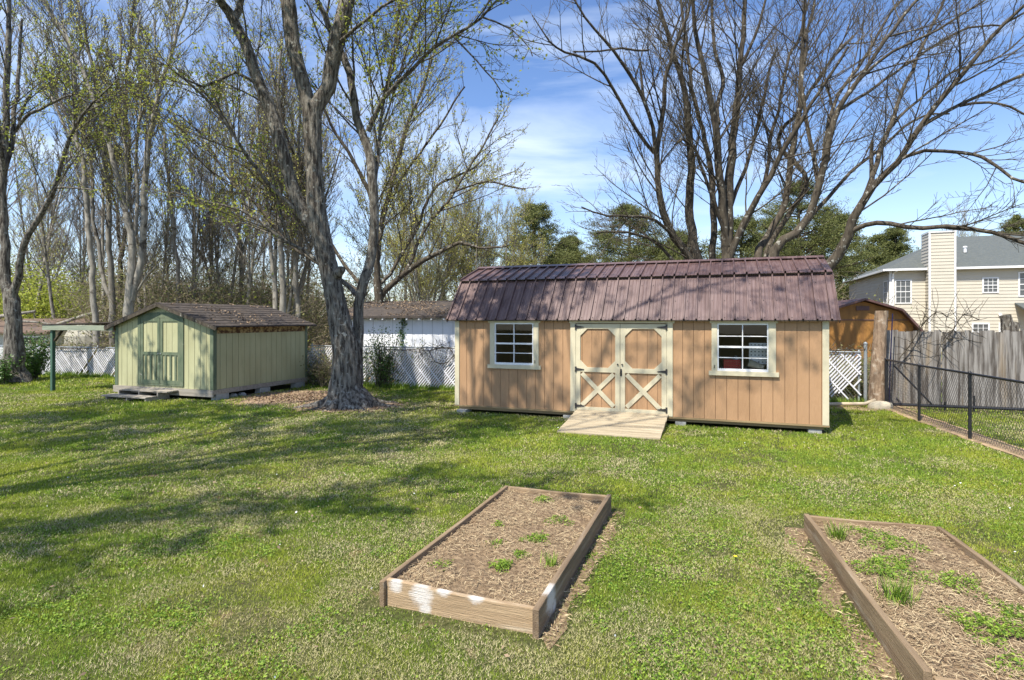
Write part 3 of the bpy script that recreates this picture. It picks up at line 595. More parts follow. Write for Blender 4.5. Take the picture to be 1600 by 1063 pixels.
# roof slopes with thickness
def slope(x0, z0_, x1, z1_, y0, y1, th): 
    g = MB(); g.add([(x0,y0,z0_),(x1,y0,z1_),(x1,y1,z1_),(x0,y1,z0_),(x0,y0,z0_-th),(x1,y0,z1_-th),(x1,y1,z1_-th),(x0,y1,z0_-th)], [(0,1,2,3),(7,6,5,4),(4,5,1,0),(5,6,2,1),(6,7,3,2),(7,4,0,3)]); return g
k = (GR-GE)/RU
s1 = slope(-0.28, GE-0.28*k+0.04, RU, GR+0.04, -0.16, D2+0.2, 0.03); s1.build('roof_slope', M['shingle'], G)
k2 = (GR-GE)/(W2-RU)
s2 = slope(RU+0.001, GR+0.04, W2+0.24, GE-0.24*k2+0.04, -0.16, D2+0.2, 0.03); s2.build('roof_slope', M['shingle'], G)
g = MB()
for r in range(9):   # shingle courses
    for (xa, za, xb_, zb_) in ((-0.28, GE-0.28*k+0.04, RU, GR+0.04), (W2+0.24, GE-0.24*k2+0.04, RU, GR+0.04)):
        t0 = r/9; x_ = xa+(xb_-xa)*t0; z_ = za+(zb_-za)*t0; x2 = xa+(xb_-xa)*(t0+0.10); z2 = za+(zb_-za)*(t0+0.10)
        rr = random.Random(r*7+int(xa*3)); y_ = -0.158
        while y_ < D2+0.19:
            l_ = min(rr.uniform(0.25, 0.5), D2+0.198-y_); h_ = 0.008+rr.uniform(0, 0.007)
            g.add([(x_, y_, z_+h_), (x_, y_+l_-0.008, z_+h_), (x2, y_+l_-0.008, z2+0.003), (x2, y_, z2+0.003), (x_, y_, z_+0.001), (x_, y_+l_-0.008, z_+0.001)], [(0, 1, 2, 3), (4, 5, 1, 0)]); y_ += l_
g.build('shingles', M['shingle'], G)
g = MB(); g.beam((-0.28, -0.15, GE-0.28*k-0.03), (RU, -0.15, GR-0.03), 0.018, 0.08, up=(0, 0, 1)); g.beam((RU, -0.15, GR-0.03), (W2+0.24, -0.15, GE-0.24*k2-0.03), 0.018, 0.08); each(g, 'rake_board', M['barkdark'], G)
# door
g = MB(); y0, y1 = -0.036, -0.0125
g.box(0.82, 0.92, y0, y1, gz+0.05, 2.17); g.box(2.33, 2.43, y0, y1, gz+0.05, 2.17)
ar = [(0.92, 2.105), (2.33, 2.105)] + [(1.625+0.705*math.cos(a), 2.165+0.085*math.sin(a)) for a in np.linspace(0, math.pi, 9)]
g.prism(ar, y0, y1); g.box(0.92, 2.33, y0, y1, gz+0.05, 0.37); g.box(W2-1.0, W2-0.965, y0-.004, y0-.0005, gz+0.06, 2.2); g.build('door_frame', M['greentrim'], G, 0.003)
for (a, b) in ((0.925, 1.612), (1.628, 2.325)):
    Dd = empty('door'); Dd.parent = G
    g = MB(); boards_v(g, a, b, 0.375, 2.10, [], -0.002, 0.2, 0.01, 0.008); backing(g, a, b, 0.375, 2.10, [], -0.0015, 0.002, 1); g.build('panel', [M['lime'], M['hinge']], Dd)
    g = MB(); y0, y1 = -0.032, -0.0105; s = 0.085
    g.box(a, a+s, y0, y1, 0.375, 2.10); g.box(b-s, b, y0, y1, 0.375, 2.10); g.box(a+s, b-s, y0, y1, 2.01, 2.10); g.box(a+s, b-s, y0, y1, 1.13, 1.21); g.box(a+s, b-s, y0, y1, 0.375, 0.47)
    wi = (b-a-2*s)
    for q in range(3): xq = a+s+wi*(q+0.5)/3+0.01; g.box(xq-0.035, xq+0.035, y0+0.003, y1, 0.47, 1.13)
    g.build('frame', M['greentrim'], Dd, 0.002)
    g = MB(); xk = b-0.03 if a < 1 else a+0.03; g.tube([(xk, -0.033, 1.17), (xk, -0.055, 1.17)], [0.012, 0.016], 8); g.build('knob', M['galv'], Dd)
g = MB(); g.box(-0.08, W2+0.03, -0.05, 0.0, 0.10, gz-0.004); g.build('rim_board', M['greyboard'], G, 0.004)
g = MB(); g.box(W2-0.04, W2+0.03, 0.002, D2+0.05, 0.16, gz-0.004); g.box(0, 0.1, 0.01, D2, 0.16, gz-0.004); g.box(1.6, 1.7, 0.01, D2, 0.16, gz-0.004); each(g, 'skid', M['greyboard'], G, 0.003)
gp = lambda x, y, z: tuple(Matrix.Translation((O2[0], O2[1], 0)) @ Matrix.Rotation(-A2, 4, 'Z') @ Vector((x, y, z)))
for (x_, y_, lb, sc) in ((W2-0.07, 0.28, 'concrete block under the near right corner of the green shed', (0.9, 2.0, 1.9)), (W2-0.07, 1.75, 'concrete block under the middle of the shaded side of the green shed', (1, 1.9, 1.8)),
                         (W2-0.07, 3.2, 'concrete block under the far end of the shaded side of the green shed', (1, 2.0, 1.8)), (0.2, 0.2, 'concrete block under the left corner of the green shed behind the steps', (1, 1.9, 1.5)), (0.2, 3.2, 'hidden concrete block under the back left corner of the green shed', (1, 1.9, 1.5))):
    block(gp(x_, y_, -0.03), -A2, lb, sc)
rk = random.Random(4)
for q, (x_, y_, lb) in enumerate(((W2-0.1, 0.75, 'pale broken rock under the green shed beside the near block'), (W2-0.05, 1.0, 'second pale broken rock under the green shed, left of the middle block'))):
    bm = MB(); 
    ring = [[(0.11*math.cos(a)*s*(1+0.2*rk.uniform(-1, 1)), 0.09*math.sin(a)*s*(1+0.2*rk.uniform(-1, 1)), z_) for a in np.linspace(0, 2*math.pi, 8)[:-1]] for s, z_ in ((0.9, 0), (1, 0.05), (0.55, 0.1))]
    n = 7; bm.add(ring[0]+ring[1]+ring[2], [(i, (i+1) % n, n+(i+1) % n, n+i) for i in range(n)]+[(n+i, n+(i+1) % n, 2*n+(i+1) % n, 2*n+i) for i in range(n)]+[tuple(2*n+i for i in range(n))])
    o = bm.build('rock', M['concrete']); o.location = gp(x_, y_, 0); tag(o, lb, 'rock')
# wooden steps
st = empty('wooden_steps', gp(0.45, -0.06, 0), -A2, 'two low weathered wooden steps in front of the green shed doors', 'steps')
g = MB(); g.box(0.1, 1.85, -0.33, -0.17, 0.205, 0.24); g.box(0.1, 1.85, -0.16, 0.0, 0.207, 0.242); each(g, 'tread', M['greyboard'], st, 0.003)
g = MB(); g.box(-0.02, 1.55, -0.68, -0.52, 0.085, 0.12); g.box(-0.02, 1.55, -0.51, -0.345, 0.087, 0.122); each(g, 'tread', M['greyboard'], st, 0.003)
g = MB()
for x_ in (0.12, 0.85, 1.5):
    g.box(x_, x_+0.04, -0.33, 0.0, 0.0, 0.204); g.box(x_, x_+0.04, -0.66, -0.3305, 0.0, 0.084)
each(g, 'riser_board', M['greyboard'], st, 0.003)
# lean-to
Lt = empty('lean_to', gp(0, 0, 0), -A2, 'flat roofed open lean-to on green posts at the left side of the green shed', 'lean-to')
g = MB(); g.box(-2.85, -0.0305, -0.12, -0.08, 1.76, 1.90); g.build('fascia', M['palegreen'], Lt, 0.003)
g = MB(); g.add([(-2.9,-0.14,1.905),(-0.031,-0.14,1.97),(-0.031,2.0,1.95),(-2.9,2.0,1.885),(-2.9,-0.14,1.93),(-0.031,-0.14,1.995),(-0.031,2.0,1.975),(-2.9,2.0,1.91)], [(0,3,2,1),(4,5,6,7),(0,1,5,4),(1,2,6,5),(2,3,7,6),(3,0,4,7)]); g.build('roof', M['shingle'], Lt)
g = MB()
for x_ in np.linspace(-2.8, -0.1, 6): g.box(x_, x_+0.04, -0.078, 1.9, 1.78, 1.885)
g.box(-2.85, -0.0305, 1.90, 1.94, 1.70, 1.87); each(g, 'rafter', M['rot'], Lt)
for (x_, y_) in ((-2.55, -0.02), (-2.55, 1.86)):
    g = MB(); g.box(x_-0.045, x_+0.045, y_-0.045, y_+0.045, 0, 1.777 if y_ < 1 else 1.70); g.build('post', M['postgreen'], Lt, 0.005)
g = MB(); g.beam((-2.50, 0.0, 1.45), (-2.18, 0.0, 1.76), 0.04, 0.07, up=(0, 1, 0)); g.beam((-2.5, 1.86, 1.4), (-2.15, 1.86, 1.70), 0.04, 0.07, up=(0, 1, 0)); g.beam((-0.35, 1.86, 1.70), (-0.05, 1.86, 1.4), 0.04, 0.07, up=(0, 1, 0)); each(g, 'brace', M['barkdark'], Lt)
# shelf table with a jug under the lean-to
tb = empty('folding_table', gp(-0.36, 1.2, 0), -A2, 'small green table under the lean-to against the green shed', 'table')
g = MB(); g.box(-0.45, 0.3, -0.25, 0.25, 0.70, 0.74); g.build('tabletop', M['postgreen'], tb, 0.004)
for x_, y_ in ((-0.4, -0.2), (0.25, -0.2), (-0.4, 0.2), (0.25, 0.2)): box('leg', M['galv'], tb, x_-0.015, x_+0.015, y_-0.015, y_+0.015, 0, 0.699)
g = MB(); g.tube([(0, 0, 0), (0, 0, 0.16), (0, 0, 0.2), (0, 0, 0.25)], [0.07, 0.07, 0.03, 0.025], 12); o = g.build('plastic_jug', M['whitepaint']); o.location = gp(-0.30, 1.2, 0.741); tag(o, 'white plastic jug standing on the small green table', 'jug')

# ------------------------------------------------------------------ slatted chain-link fence
def slat_fence(name, xa, xb, label, slat_lo=0.0, H=1.2, hole=None, seed=1):
    ya, yb_ = float(fenceline(np.array(xa))), float(fenceline(np.array(xb)))
    ang = math.atan2(yb_-ya, xb-xa); Lf = math.hypot(xb-xa, yb_-ya)
    E = empty(name, (xa, ya, 0), ang, label, 'fence')
    rr = random.Random(seed); g = MB()
    def strip(x0, sgn, lo, hi, yoff, w_=0.032, bend=0):
        # slat along a 45-55 degree diagonal, x0 = where it meets the ground line
        sl_ = 0.86
        a = (x0+lo*sl_*sgn, yoff, lo); b = (x0+hi*sl_*sgn, yoff+bend, hi)
        if min(a[0], b[0]) < 0 or max(a[0], b[0]) > Lf:
            # clip
            t0, t1 = 0.0, 1.0; dx = b[0]-a[0]
            for lim in (0.0, Lf):
                t = (lim-a[0])/dx
                if 0 < t < 1:
                    if (dx > 0) == (lim == 0.0): t0 = max(t0, t)
                    else: t1 = min(t1, t)
            if (a[0] < 0 and b[0] < 0) or (a[0] > Lf and b[0] > Lf) or t1 <= t0: return
            a, b = tuple(a[i]+(b[i]-a[i])*t0 for i in range(3)), tuple(a[i]+(b[i]-a[i])*t1 for i in range(3))
        if abs(b[2]-a[2]) < 0.05: return
        d = Vector(b)-Vector(a); g.beam(a, b, 0.003, w_, up=Vector((0, 1, 0)).cross(d))
    x = -1.2
    while x < Lf:
        lo = 0.05+max(0, rr.gauss(0, 0.05)); hi = H-0.02-max(0, rr.gauss(0, 0.01))
        q = rr.random()
        if q < 0.04: x += 0.088; continue
        if q < 0.12: lo = rr.uniform(0.15, 0.5)
        if hole and hole[0] < x < hole[1]: lo = max(lo, min(1.05, 0.1+(x-hole[0])*0.95))
        strip(x, 1, lo, hi, 0.0, 0.034); x += 0.088
    x = 0.2
    while x < Lf+1.2:
        strip(x, -1, 0.05+rr.uniform(0, 0.1), H-0.03, -0.012, 0.034); x += rr.choice((0.36, 0.42, 0.5, 0.5))
    g.build('slats', M['whiteold'], E)
    g = MB()
    for s_ in (1, -1):
        x = -1.1
        while x < Lf+1.1:
            a = [x, 0.012, 0.03]; b = [x+s_*0.9, 0.012, H]
            if s_ > 0 and (b[0] > Lf or a[0] < 0): x += 0.075; continue
            if s_ < 0 and (b[0] < 0 or a[0] > Lf): x += 0.075; continue
            g.tube([a, b], 0.002, 3, cap=False); x += 0.075
    g.build('wire_mesh', M['galv'], E)
    g = MB(); g.tube([(0, 0.02, H+0.01), (Lf, 0.02, H+0.01)], 0.019, 8); g.build('top_rail', M['galv'], E)
    n = max(1, round(Lf/3))
    for i in range(n+1):
        x_ = Lf*i/n; x_ = min(max(x_, 0.03), Lf-0.03)
        g = MB(); g.tube([(x_, 0.055, 0), (x_, 0.055, H+0.05)], 0.026, 10); g.tube([(x_, 0.055, H+0.05), (x_, 0.055, H+0.08)], [0.03, 0.012], 10); g.build('post', M['galv'], E)
    return E, ang, Lf
slat_fence('slatted_fence', -26.0, -6.4, 'white slatted chain link fence seen beneath the lean-to', seed=3, H=1.05)
slat_fence('slatted_fence', -6.39, -0.07, 'white slatted chain link fence behind the big tree, partly covered by ivy', seed=5, H=1.22)
slat_fence('slatted_fence', -0.06, 8.35, 'white slatted chain link fence right of the tan shed with slats missing low down', seed=8, hole=(7.85, 9.8), H=1.27)
g = MB(); g.tube([(0, 0, 0), (0, 0, 1.48)], 0.038, 12); g.tube([(0, 0, 1.48), (0, 0, 1.50), (0, 0, 1.53)], [0.046, 0.046, 0.015], 12)
o = g.build('steel_post', M['galv'], smooth=False); o.location = (8.42, 13.72, 0); tag(o, 'galvanised steel post at the end of the slatted fence beside the dead trunk', 'post')
g = MB(); g.tube([(0, 0, 0), (1.2, -0.33, 0.01), (1.9, -0.5, 0.04), (2.15, -0.5, 0.13)], 0.04, 10)
o = g.build('plastic_pipe', M['pvc'], smooth=True); o.location = (6.35, 13.98, 0.05); tag(o, 'dirty cream plastic pipe lying at the foot of the slatted fence', 'pipe')
bm = MB(); rk = random.Random(8); n = 9
rg3 = [[(0.30*math.cos(a)*s*(1+0.1*rk.uniform(-1, 1)), 0.17*math.sin(a)*s*(1+0.1*rk.uniform(-1, 1)), z_) for a in np.linspace(0, 2*math.pi, n+1)[:-1]] for s, z_ in ((0.95, -0.02), (1, 0.06), (0.8, 0.13), (0.4, 0.17))]
bm.add(sum(rg3, []), [(r*n+i, r*n+(i+1) % n, (r+1)*n+(i+1) % n, (r+1)*n+i) for r in range(3) for i in range(n)]+[tuple(3*n+i for i in range(n))])
o = bm.build('rock', M['stone'], smooth=True); o.location = (8.55, 13.35, 0); tag(o, 'pale flat stone at the foot of the dead trunk', 'rock')

# ------------------------------------------------------------------ black chain-link fence
bfe = empty('black_fence', (BF[0][0], BF[0][1], 0), 0, 'low black chain link fence running toward the camera on the right', 'fence')
bf = [Vector((p[0]-BF[0][0], p[1]-BF[0][1], 0)) for p in BF]; HB = 1.13
for i, p in enumerate(bf):
    g = MB(); r_ = 0.034 if i == 0 else 0.027; g.tube([p, p+Vector((0, 0, HB+0.02))], r_, 12); g.tube([p+Vector((0, 0, HB+0.02)), p+Vector((0, 0, HB+0.05))], [r_*1.15, 0.01], 12); g.build('post', M['black'], bfe)
g = MB(); g.tube([p+Vector((0, 0, HB)) for p in bf], 0.021, 10); g.build('top_rail', M['black'], bfe)
g = MB()
for i in range(len(bf)-1):
    a, b = bf[i], bf[i+1]; Ls = (b-a).length; d = (b-a)/Ls; pit = 0.068; Hm = HB-0.03; sl_ = 0.62
    k = -int(Hm*sl_/pit)-1
    for s_ in (1, -1):
        x = -Hm*sl_-pit if s_ > 0 else -pit
        while x < Ls+Hm*sl_+pit:
            x0_, x1_ = x, x+s_*Hm*sl_; z0_, z1_ = 0.03, 0.03+Hm
            def cl(xx0, zz0, xx1, zz1):
                for lim, ok in ((0.0, lambda v: v >= 0), (Ls, lambda v: v <= Ls)):
                    if not ok(xx0) and not ok(xx1): return None
                    if not ok(xx0): t = (lim-xx0)/(xx1-xx0); xx0, zz0 = lim, zz0+(zz1-zz0)*t
                    if not ok(xx1): t = (lim-xx0)/(xx1-xx0); xx1, zz1 = lim, zz0+(zz1-zz0)*t
                return xx0, zz0, xx1, zz1
            r = cl(x0_, z0_, x1_, z1_)
            if r and abs(r[0]-r[2]) > 0.01:
                g.tube([a+d*r[0]+Vector((0.028+0.002*s_, 0, r[1])), a+d*r[2]+Vector((0.028+0.002*s_, 0, r[3]))], 0.0024, 4, cap=False)
            x += pit
g.build('wire_mesh', M['black'], bfe)
# low black rail and brace running along the wooden fence
wd_ = Vector((0.94, -0.31, 0)).normalized()
lr = empty('black_rail', (8.85, 13.35, 0), 0, 'low black pipe rail with a slanted brace in front of the wooden fence', 'rail')
g = MB(); g.tube([(0, 0, 0.10), tuple(wd_*6+Vector((0, 0, 0.10)))], 0.035, 8); g.build('rail', M['black'], lr)
g = MB(); g.tube([(0.0, 0, 1.0), tuple(wd_*0.75+Vector((0, 0, 0.13)))], 0.02, 8); g.build('brace', M['black'], lr)
for k in (1.0, 1.55, 3.4, 5.2):
    g = MB(); q = wd_*k; g.tube([(q.x, q.y, 0), (q.x, q.y, 0.36 if k != 1.0 else 0.2)], 0.022, 8); g.build('post', M['black'], lr)

# ------------------------------------------------------------------ wooden privacy fence
pf = empty('picket_fence', (8.95, 13.85, 0), math.atan2(wd_.y, wd_.x), 'tall weathered grey wooden plank fence on the right', 'fence')
rr = random.Random(5); g = MB(); x = 0
while x < 12:
    w_ = rr.uniform(0.135, 0.15); h = 1.80+rr.uniform(-0.025, 0.02); y_ = rr.choice((0, 0, 0.012, 0.004)); tw = rr.uniform(-0.006, 0.006)
    g.add([(x, y_+tw, 0.06), (x+w_, y_-tw, 0.06), (x+w_, y_-tw+.016, 0.06), (x, y_+tw+.016, 0.06), (x, y_-tw*.5, h-0.02), (x+w_, y_+tw*.5, h-0.02), (x+w_, y_+tw*.5+.016, h-0.02), (x, y_-tw*.5+.016, h-0.02),
           (x+0.02, y_, h), (x+w_-0.02, y_, h), (x+w_-0.02, y_+.016, h), (x+0.02, y_+.016, h)],
          [(0,3,2,1),(0,1,5,4),(1,2,6,5),(2,3,7,6),(3,0,4,7),(4,5,9,8),(5,6,10,9),(6,7,11,10),(7,4,8,11),(8,9,10,11)]); x += w_+rr.choice((0.0015, 0.006, 0.003, 0.014))
g.build('pickets', M['fencewood'], pf)
g = MB()
for z_ in (0.35, 1.0, 1.6): g.box(0.0, 12, 0.034, 0.07, z_, z_+0.085)
each(g, 'rail', M['fencewood'], pf)
for k in range(6): box('post', M['fencewood'], pf, k*2.4-0.0, k*2.4+0.09, 0.072, 0.16, 0, 1.78)

# ------------------------------------------------------------------ white long building behind the fence
wbO = (-6.05, 20.9); wba = R(-15.5)
WB = empty('outbuilding', (wbO[0], wbO[1], 0), wba, 'long white outbuilding with a leaf covered dark shingle roof behind the fence', 'outbuilding')
g = MB(); boards_v(g, 0, 9, 0.1, 2.19, [], 0, 0.38, 0.014, 0.012); g.box(0, 9, 0.001, 0.05, 0.1, 2.19, 1); g.box(0, 0.04, 0.0505, 4, 0.1, 2.19); g.box(8.96, 9, 0.0505, 4, 0.1, 2.19); g.box(0.0405, 8.9595, 3.96, 4, 0.1, 2.19); g.build('wall', [M['whitepaint'], M['galv']], WB)
g = MB(); g.add([(-0.3,-0.35,2.18),(9.3,-0.35,2.18),(9.3,2.0,2.78),(-0.3,2.0,2.78),(9.3,4.35,2.18),(-0.3,4.35,2.18),(-0.3,-0.35,2.11),(9.3,-0.35,2.11),(9.3,2.0,2.71),(-0.3,2.0,2.71),(9.3,4.35,2.11),(-0.3,4.35,2.11)],
  [(0,1,2,3),(3,2,4,5),(6,9,8,7),(9,11,10,8),(0,6,7,1),(5,4,10,11),(0,3,9,6),(3,5,11,9),(1,7,8,2),(2,8,10,4)]); g.build('roof', M['shingle'], WB)
g = MB()
for k in range(21): x_ = -0.2+k*0.46; g.box(x_, x_+0.05, -0.33, -0.014, 2.055, 2.1095)
each(g, 'rafter_tail', M['white'], WB)
P = np.stack([rg_.uniform(-0.2, 9.2, 4200), rg_.uniform(-0.33, 1.95, 4200)], 1); P = P[fbm(P, 1.4, 55) > 0.42]
C = np.stack([P[:,0], P[:,1], 2.18+(P[:,1]+0.35)*0.2553+rg_.uniform(0.005, 0.04, len(P))], 1); V = leafquads(C, 0.07, 0.25, aspect=0.5)
o = nmesh('fallen_leaves', V, np.arange(len(V)).reshape(-1, 4), M['deadleaf'], {'rnd': np.repeat(rg_.random(len(C)), 4)}); o.location = (wbO[0], wbO[1], 0); o.rotation_euler = (0, 0, wba)
tag(o, 'brown leaves lying on the roof of the white outbuilding', 'dead leaves', kind='stuff')
# leaves on green shed roof
n = 900; P = np.stack([rg_.uniform(RU, W2+0.2, n), rg_.uniform(0, D2+0.1, n)], 1); P = P[fbm(P, 1.6, 58) > 0.47]
C = np.stack([P[:,0], P[:,1], GR+0.05-(P[:,0]-RU)*k2+rg_.uniform(0.012, 0.03, len(P))], 1); V = leafquads(C, 0.055, 0.25, aspect=0.6)
o = nmesh('fallen_leaves', V, np.arange(len(V)).reshape(-1, 4), M['deadleaf'], {'rnd': np.repeat(rg_.random(len(C)), 4)}); o.location = (O2[0], O2[1], 0); o.rotation_euler = (0, 0, -A2)
tag(o, 'dead leaves lying on the shingle roof of the green shed', 'dead leaves', kind='stuff')

# ------------------------------------------------------------------ low house far left
lh = empty('low_house', (-25.3, 27.6, 0), R(-14), 'low pale outbuilding with a rusty leaf covered roof behind the left tree', 'outbuilding')
g = MB(); g.box(-7, 4.1, 0, 0.1, 0, 1.95); g.box(4.0, 4.1, 0.1005, 5, 0, 1.95); g.box(-7, -6.9, 0.1005, 5, 0, 1.95); g.build('wall', M['greywall'], lh)
g = MB(); g.add([(-7.3,-0.4,1.9),(4.4,-0.4,1.9),(4.4,2.6,2.7),(-7.3,2.6,2.7),(4.4,5.4,1.9),(-7.3,5.4,1.9),(-7.3,-0.4,1.8),(4.4,-0.4,1.8),(4.4,2.6,2.6),(-7.3,2.6,2.6),(4.4,5.4,1.8),(-7.3,5.4,1.8)],
  [(0,1,2,3),(3,2,4,5),(6,9,8,7),(9,11,10,8),(0,6,7,1),(5,4,10,11),(0,3,9,6),(3,5,11,9),(1,7,8,2),(2,8,10,4)])
M['rust'] = mat('leaf_strewn_roof', (0.20, 0.135, 0.10), (0.10, 0.075, 0.06), 9, rough=0.95, bump=0.8, c3=(0.10, 0.08, 0.07), s3=1.5, lo3=0.55, hi3=0.65)
g.build('roof', M['rust'], lh)
W = empty('window', (3.0, -0.03, 1.15)); W.parent = lh; box('frame', M['whitepaint'], W, -0.55, 0.55, 0, 0.03, -0.05, 0.5); box('pane', M['darkglass'], W, -0.45, 0.45, -0.006, -0.001, 0.02, 0.42)
lh.scale = (1, 1, 0.78)
tk = MB(); tk.tube([(0, 0, 0), (0, 0, 1.3), (0, 0, 1.7), (0, 0, 1.9)], [1.1, 1.1, 0.9, 0.4], 20); o = tk.build('storage_tank', M['sagestorage'], smooth=False); o.location = (-19.6, 27.0, 0); tag(o, 'round pale tank behind the slatted fence, seen beneath the lean-to', 'tank')
for i, (a, b, r1) in enumerate((((-22.4, 27.6, 1.6), (-18.6, 27.6, 2.75), 0.085), ((-26.5, 28.2, 1.85), (-23.2, 28.0, 2.45), 0.10), ((-24.8, 28.2, 2.0), (-21.0, 27.3, 1.7), 0.06))):
    g = MB(); pa, pb = Vector(a), Vector(b); mm = (pa+pb)/2+Vector((0, 0, 0.08)); g.tube([pa, mm, pb], [r1, r1*0.9, r1*0.6], 8)
    o = g.build('fallen_branch', M['barkpale'], smooth=True); tag(o, ['broken limb slanting up behind the lean-to roof toward the green shed', 'thick sawn limb resting on the low house roof beside the left tree', 'thin fallen branch drooping over the right end of the low house roof'][i], 'branch')

# ------------------------------------------------------------------ orange shed
os_ = empty('orange_shed', (10.95, 20.55, 0), R(-12), 'orange stained barn style shed with maroon roof edges behind the dead trunk', 'shed')
pr = [(0, 0), (3.0, 0), (3.0, 1.92), (2.55, 2.34), (1.42, 2.70), (0.3, 2.34), (0, 1.92)]
g = MB(); g.prism(pr, 0, 3.5, 0)
g.box(0.0, 3.0, -0.02, -0.001, 2.03, 2.06, 1); g.build('wall', [M['orange'], M['maroon']], os_)
rl = [(-0.22, 1.68), (0.28, 2.39), (1.42, 2.77), (2.58, 2.39), (3.2, 1.65)]
for a, b in zip(rl[:-1], rl[1:]):
    g = MB(); g.beam((a[0], 1.7, a[1]), (b[0], 1.7, b[1]), 3.9, 0.07, up=(0, 0, 1)); g.build('roof_slope', M['maroon'], os_)
g = MB(); g.box(1.2, 1.62, -0.03, -0.001, 2.38, 2.53); [g.box(1.21, 1.61, -0.036, -0.0305, 2.39+q*0.027, 2.405+q*0.027) for q in range(5)]; g.build('vent', M['maroon'], os_)

# ------------------------------------------------------------------ two storey house
HO = (25.2, 38.4); Hh = empty('two_storey_house', (HO[0], HO[1], 0), R(-20), 'large beige two storey house with grey shingle roof and sided chimney', 'house')
HW, HD, HE = 17.0, 13.0, 5.33
def laps(mb, x0, x1, z0, z1, y, openings, pitch=0.21, mi=0):
    z = z0
    while z < z1-1e-3:
        zt = min(z+pitch, z1); iv = [(x0, x1)]
        for o in openings:
            if o[2] < zt-0.02 and o[3] > z+0.02:
                iv = [r for (p, q) in iv for r in ((p, min(q, o[0])), (max(p, o[1]), q)) if r[1]-r[0] > 1e-3]
        for p, q in iv:
            mb.add([(p, y-0.03, z), (q, y-0.03, z), (q, y-0.006, zt), (p, y-0.006, zt), (p, y, z), (q, y, z)], [(0, 1, 2, 3), (4, 5, 1, 0)], mi)
        z = zt
wins = [(0.33, 1.15, 3.17, 4.61), (5.10, 5.82, 3.80, 4.65), (6.95, 7.9, 3.55, 4.95), (4.55, 5.35, 0.75, 1.75), (5.95, 6.5, 0.9, 1.76), (10.5, 11.4, 3.2, 4.6), (13.5, 14.4, 3.2, 4.6)]
g = MB(); laps(g, 0, HW, 0.3, HE, 0, wins)
g.box(0, HW, 0.001, 0.1, 0, HE); g.box(0.0, 0.1, 0.1005, HD, 0, HE); g.box(HW-0.1, HW, 0.1005, HD, 0, HE); g.box(0.1005, HW-0.1005, HD-0.1, HD, 0, HE)
q = MB(); q.M = Matrix.Translation((0, HD, 0)) @ Matrix.Rotation(R(-90), 4, 'Z'); laps(q, 0, HD, 0.3, HE, 0, [(HD-1.35, HD-0.45, 3.17, 4.61)])
b0 = len(g.v); g.v += q.v; g.f += [tuple(i+b0 for i in f) for f in q.f]; g.m += q.m
g.build('wall', M['vinyl'], Hh)
e = 0.35; rh = 8.15; hip = 5.2
g = MB(); yy = HD/2
g.add([(-e, -e, HE+0.05), (HW+e, -e, HE+0.05), (HW+e, HD+e, HE+0.05), (-e, HD+e, HE+0.05), (hip, yy, rh), (HW-hip+0.1, yy, rh), (-e, -e, HE-0.06), (HW+e, -e, HE-0.06), (HW+e, HD+e, HE-0.06), (-e, HD+e, HE-0.06)],
  [(0, 1, 5, 4), (1, 2, 5), (2, 3, 4, 5), (3, 0, 4), (9, 8, 7, 6)])
rf = g.build('roof', M['slate'], Hh)
g = MB(); g.box(-e-0.02, HW+e, -e-0.12, -e-0.003, HE-0.07, HE+0.07); g.box(-e-0.12, -e-0.003, -e, HD+e, HE-0.07, HE+0.07); each(g, 'gutter', M['white'], Hh)
g = MB(); g.box(0.10, 0.2, -0.13, -0.032, 0.2, HE-0.2); g.beam((0.15, -0.09, HE-0.2), (0.3, -0.4, HE-0.08), 0.08, 0.08); g.build('downspout', M['white'], Hh)
g = MB(); g.box(-0.035, 0.095, -0.04, -0.031, 0.2, HE-0.06); g.box(-0.045, -0.035, -0.04, 0.1, 0.2, HE-0.06); g.build('corner_trim', M['white'], Hh)
# chimney
ch = empty('chimney'); ch.parent = Hh
g = MB(); laps(g, 2.07, 3.38, 0.3, 7.6, -0.65, []); q = MB(); q.M = Matrix.Translation((2.0, 0.8, 0)) @ Matrix.Rotation(R(-90), 4, 'Z'); laps(q, 0, 1.45, 0.3, 7.6, 0, [])
b0 = len(g.v); g.v += q.v; g.f += [tuple(i+b0 for i in f) for f in q.f]; g.m += q.m
g.box(2.001, 3.42, -0.649, 0.8, 0, 7.62); g.build('chase', M['vinyl'], ch)
g = MB(); g.box(1.97, 2.08, -0.70, -0.68, 0.2, 7.6); g.box(3.35, 3.45, -0.70, -0.68, 0.2, 7.6); g.box(1.955, 3.47, -0.72, 0.83, 7.62, 7.70); each(g, 'chimney_trim', M['white'], ch)
g = MB(); g.tube([(2.7, 0.1, 7.7), (2.7, 0.1, 7.82)], 0.25, 10); g.box(1.99, 3.43, -0.69, 0.8, 7.701, 7.74); g.build('chimney_cap', M['galv'], ch)
g = MB(); g.tube([(5.0, 2.6, 6.6), (5.0, 2.6, 6.95)], 0.09, 8); g.tube([(5.0, 2.6, 6.95), (5.0, 2.6, 7.03)], [0.14, 0.1], 8); o = g.build('roof_vent', M['white'], Hh)
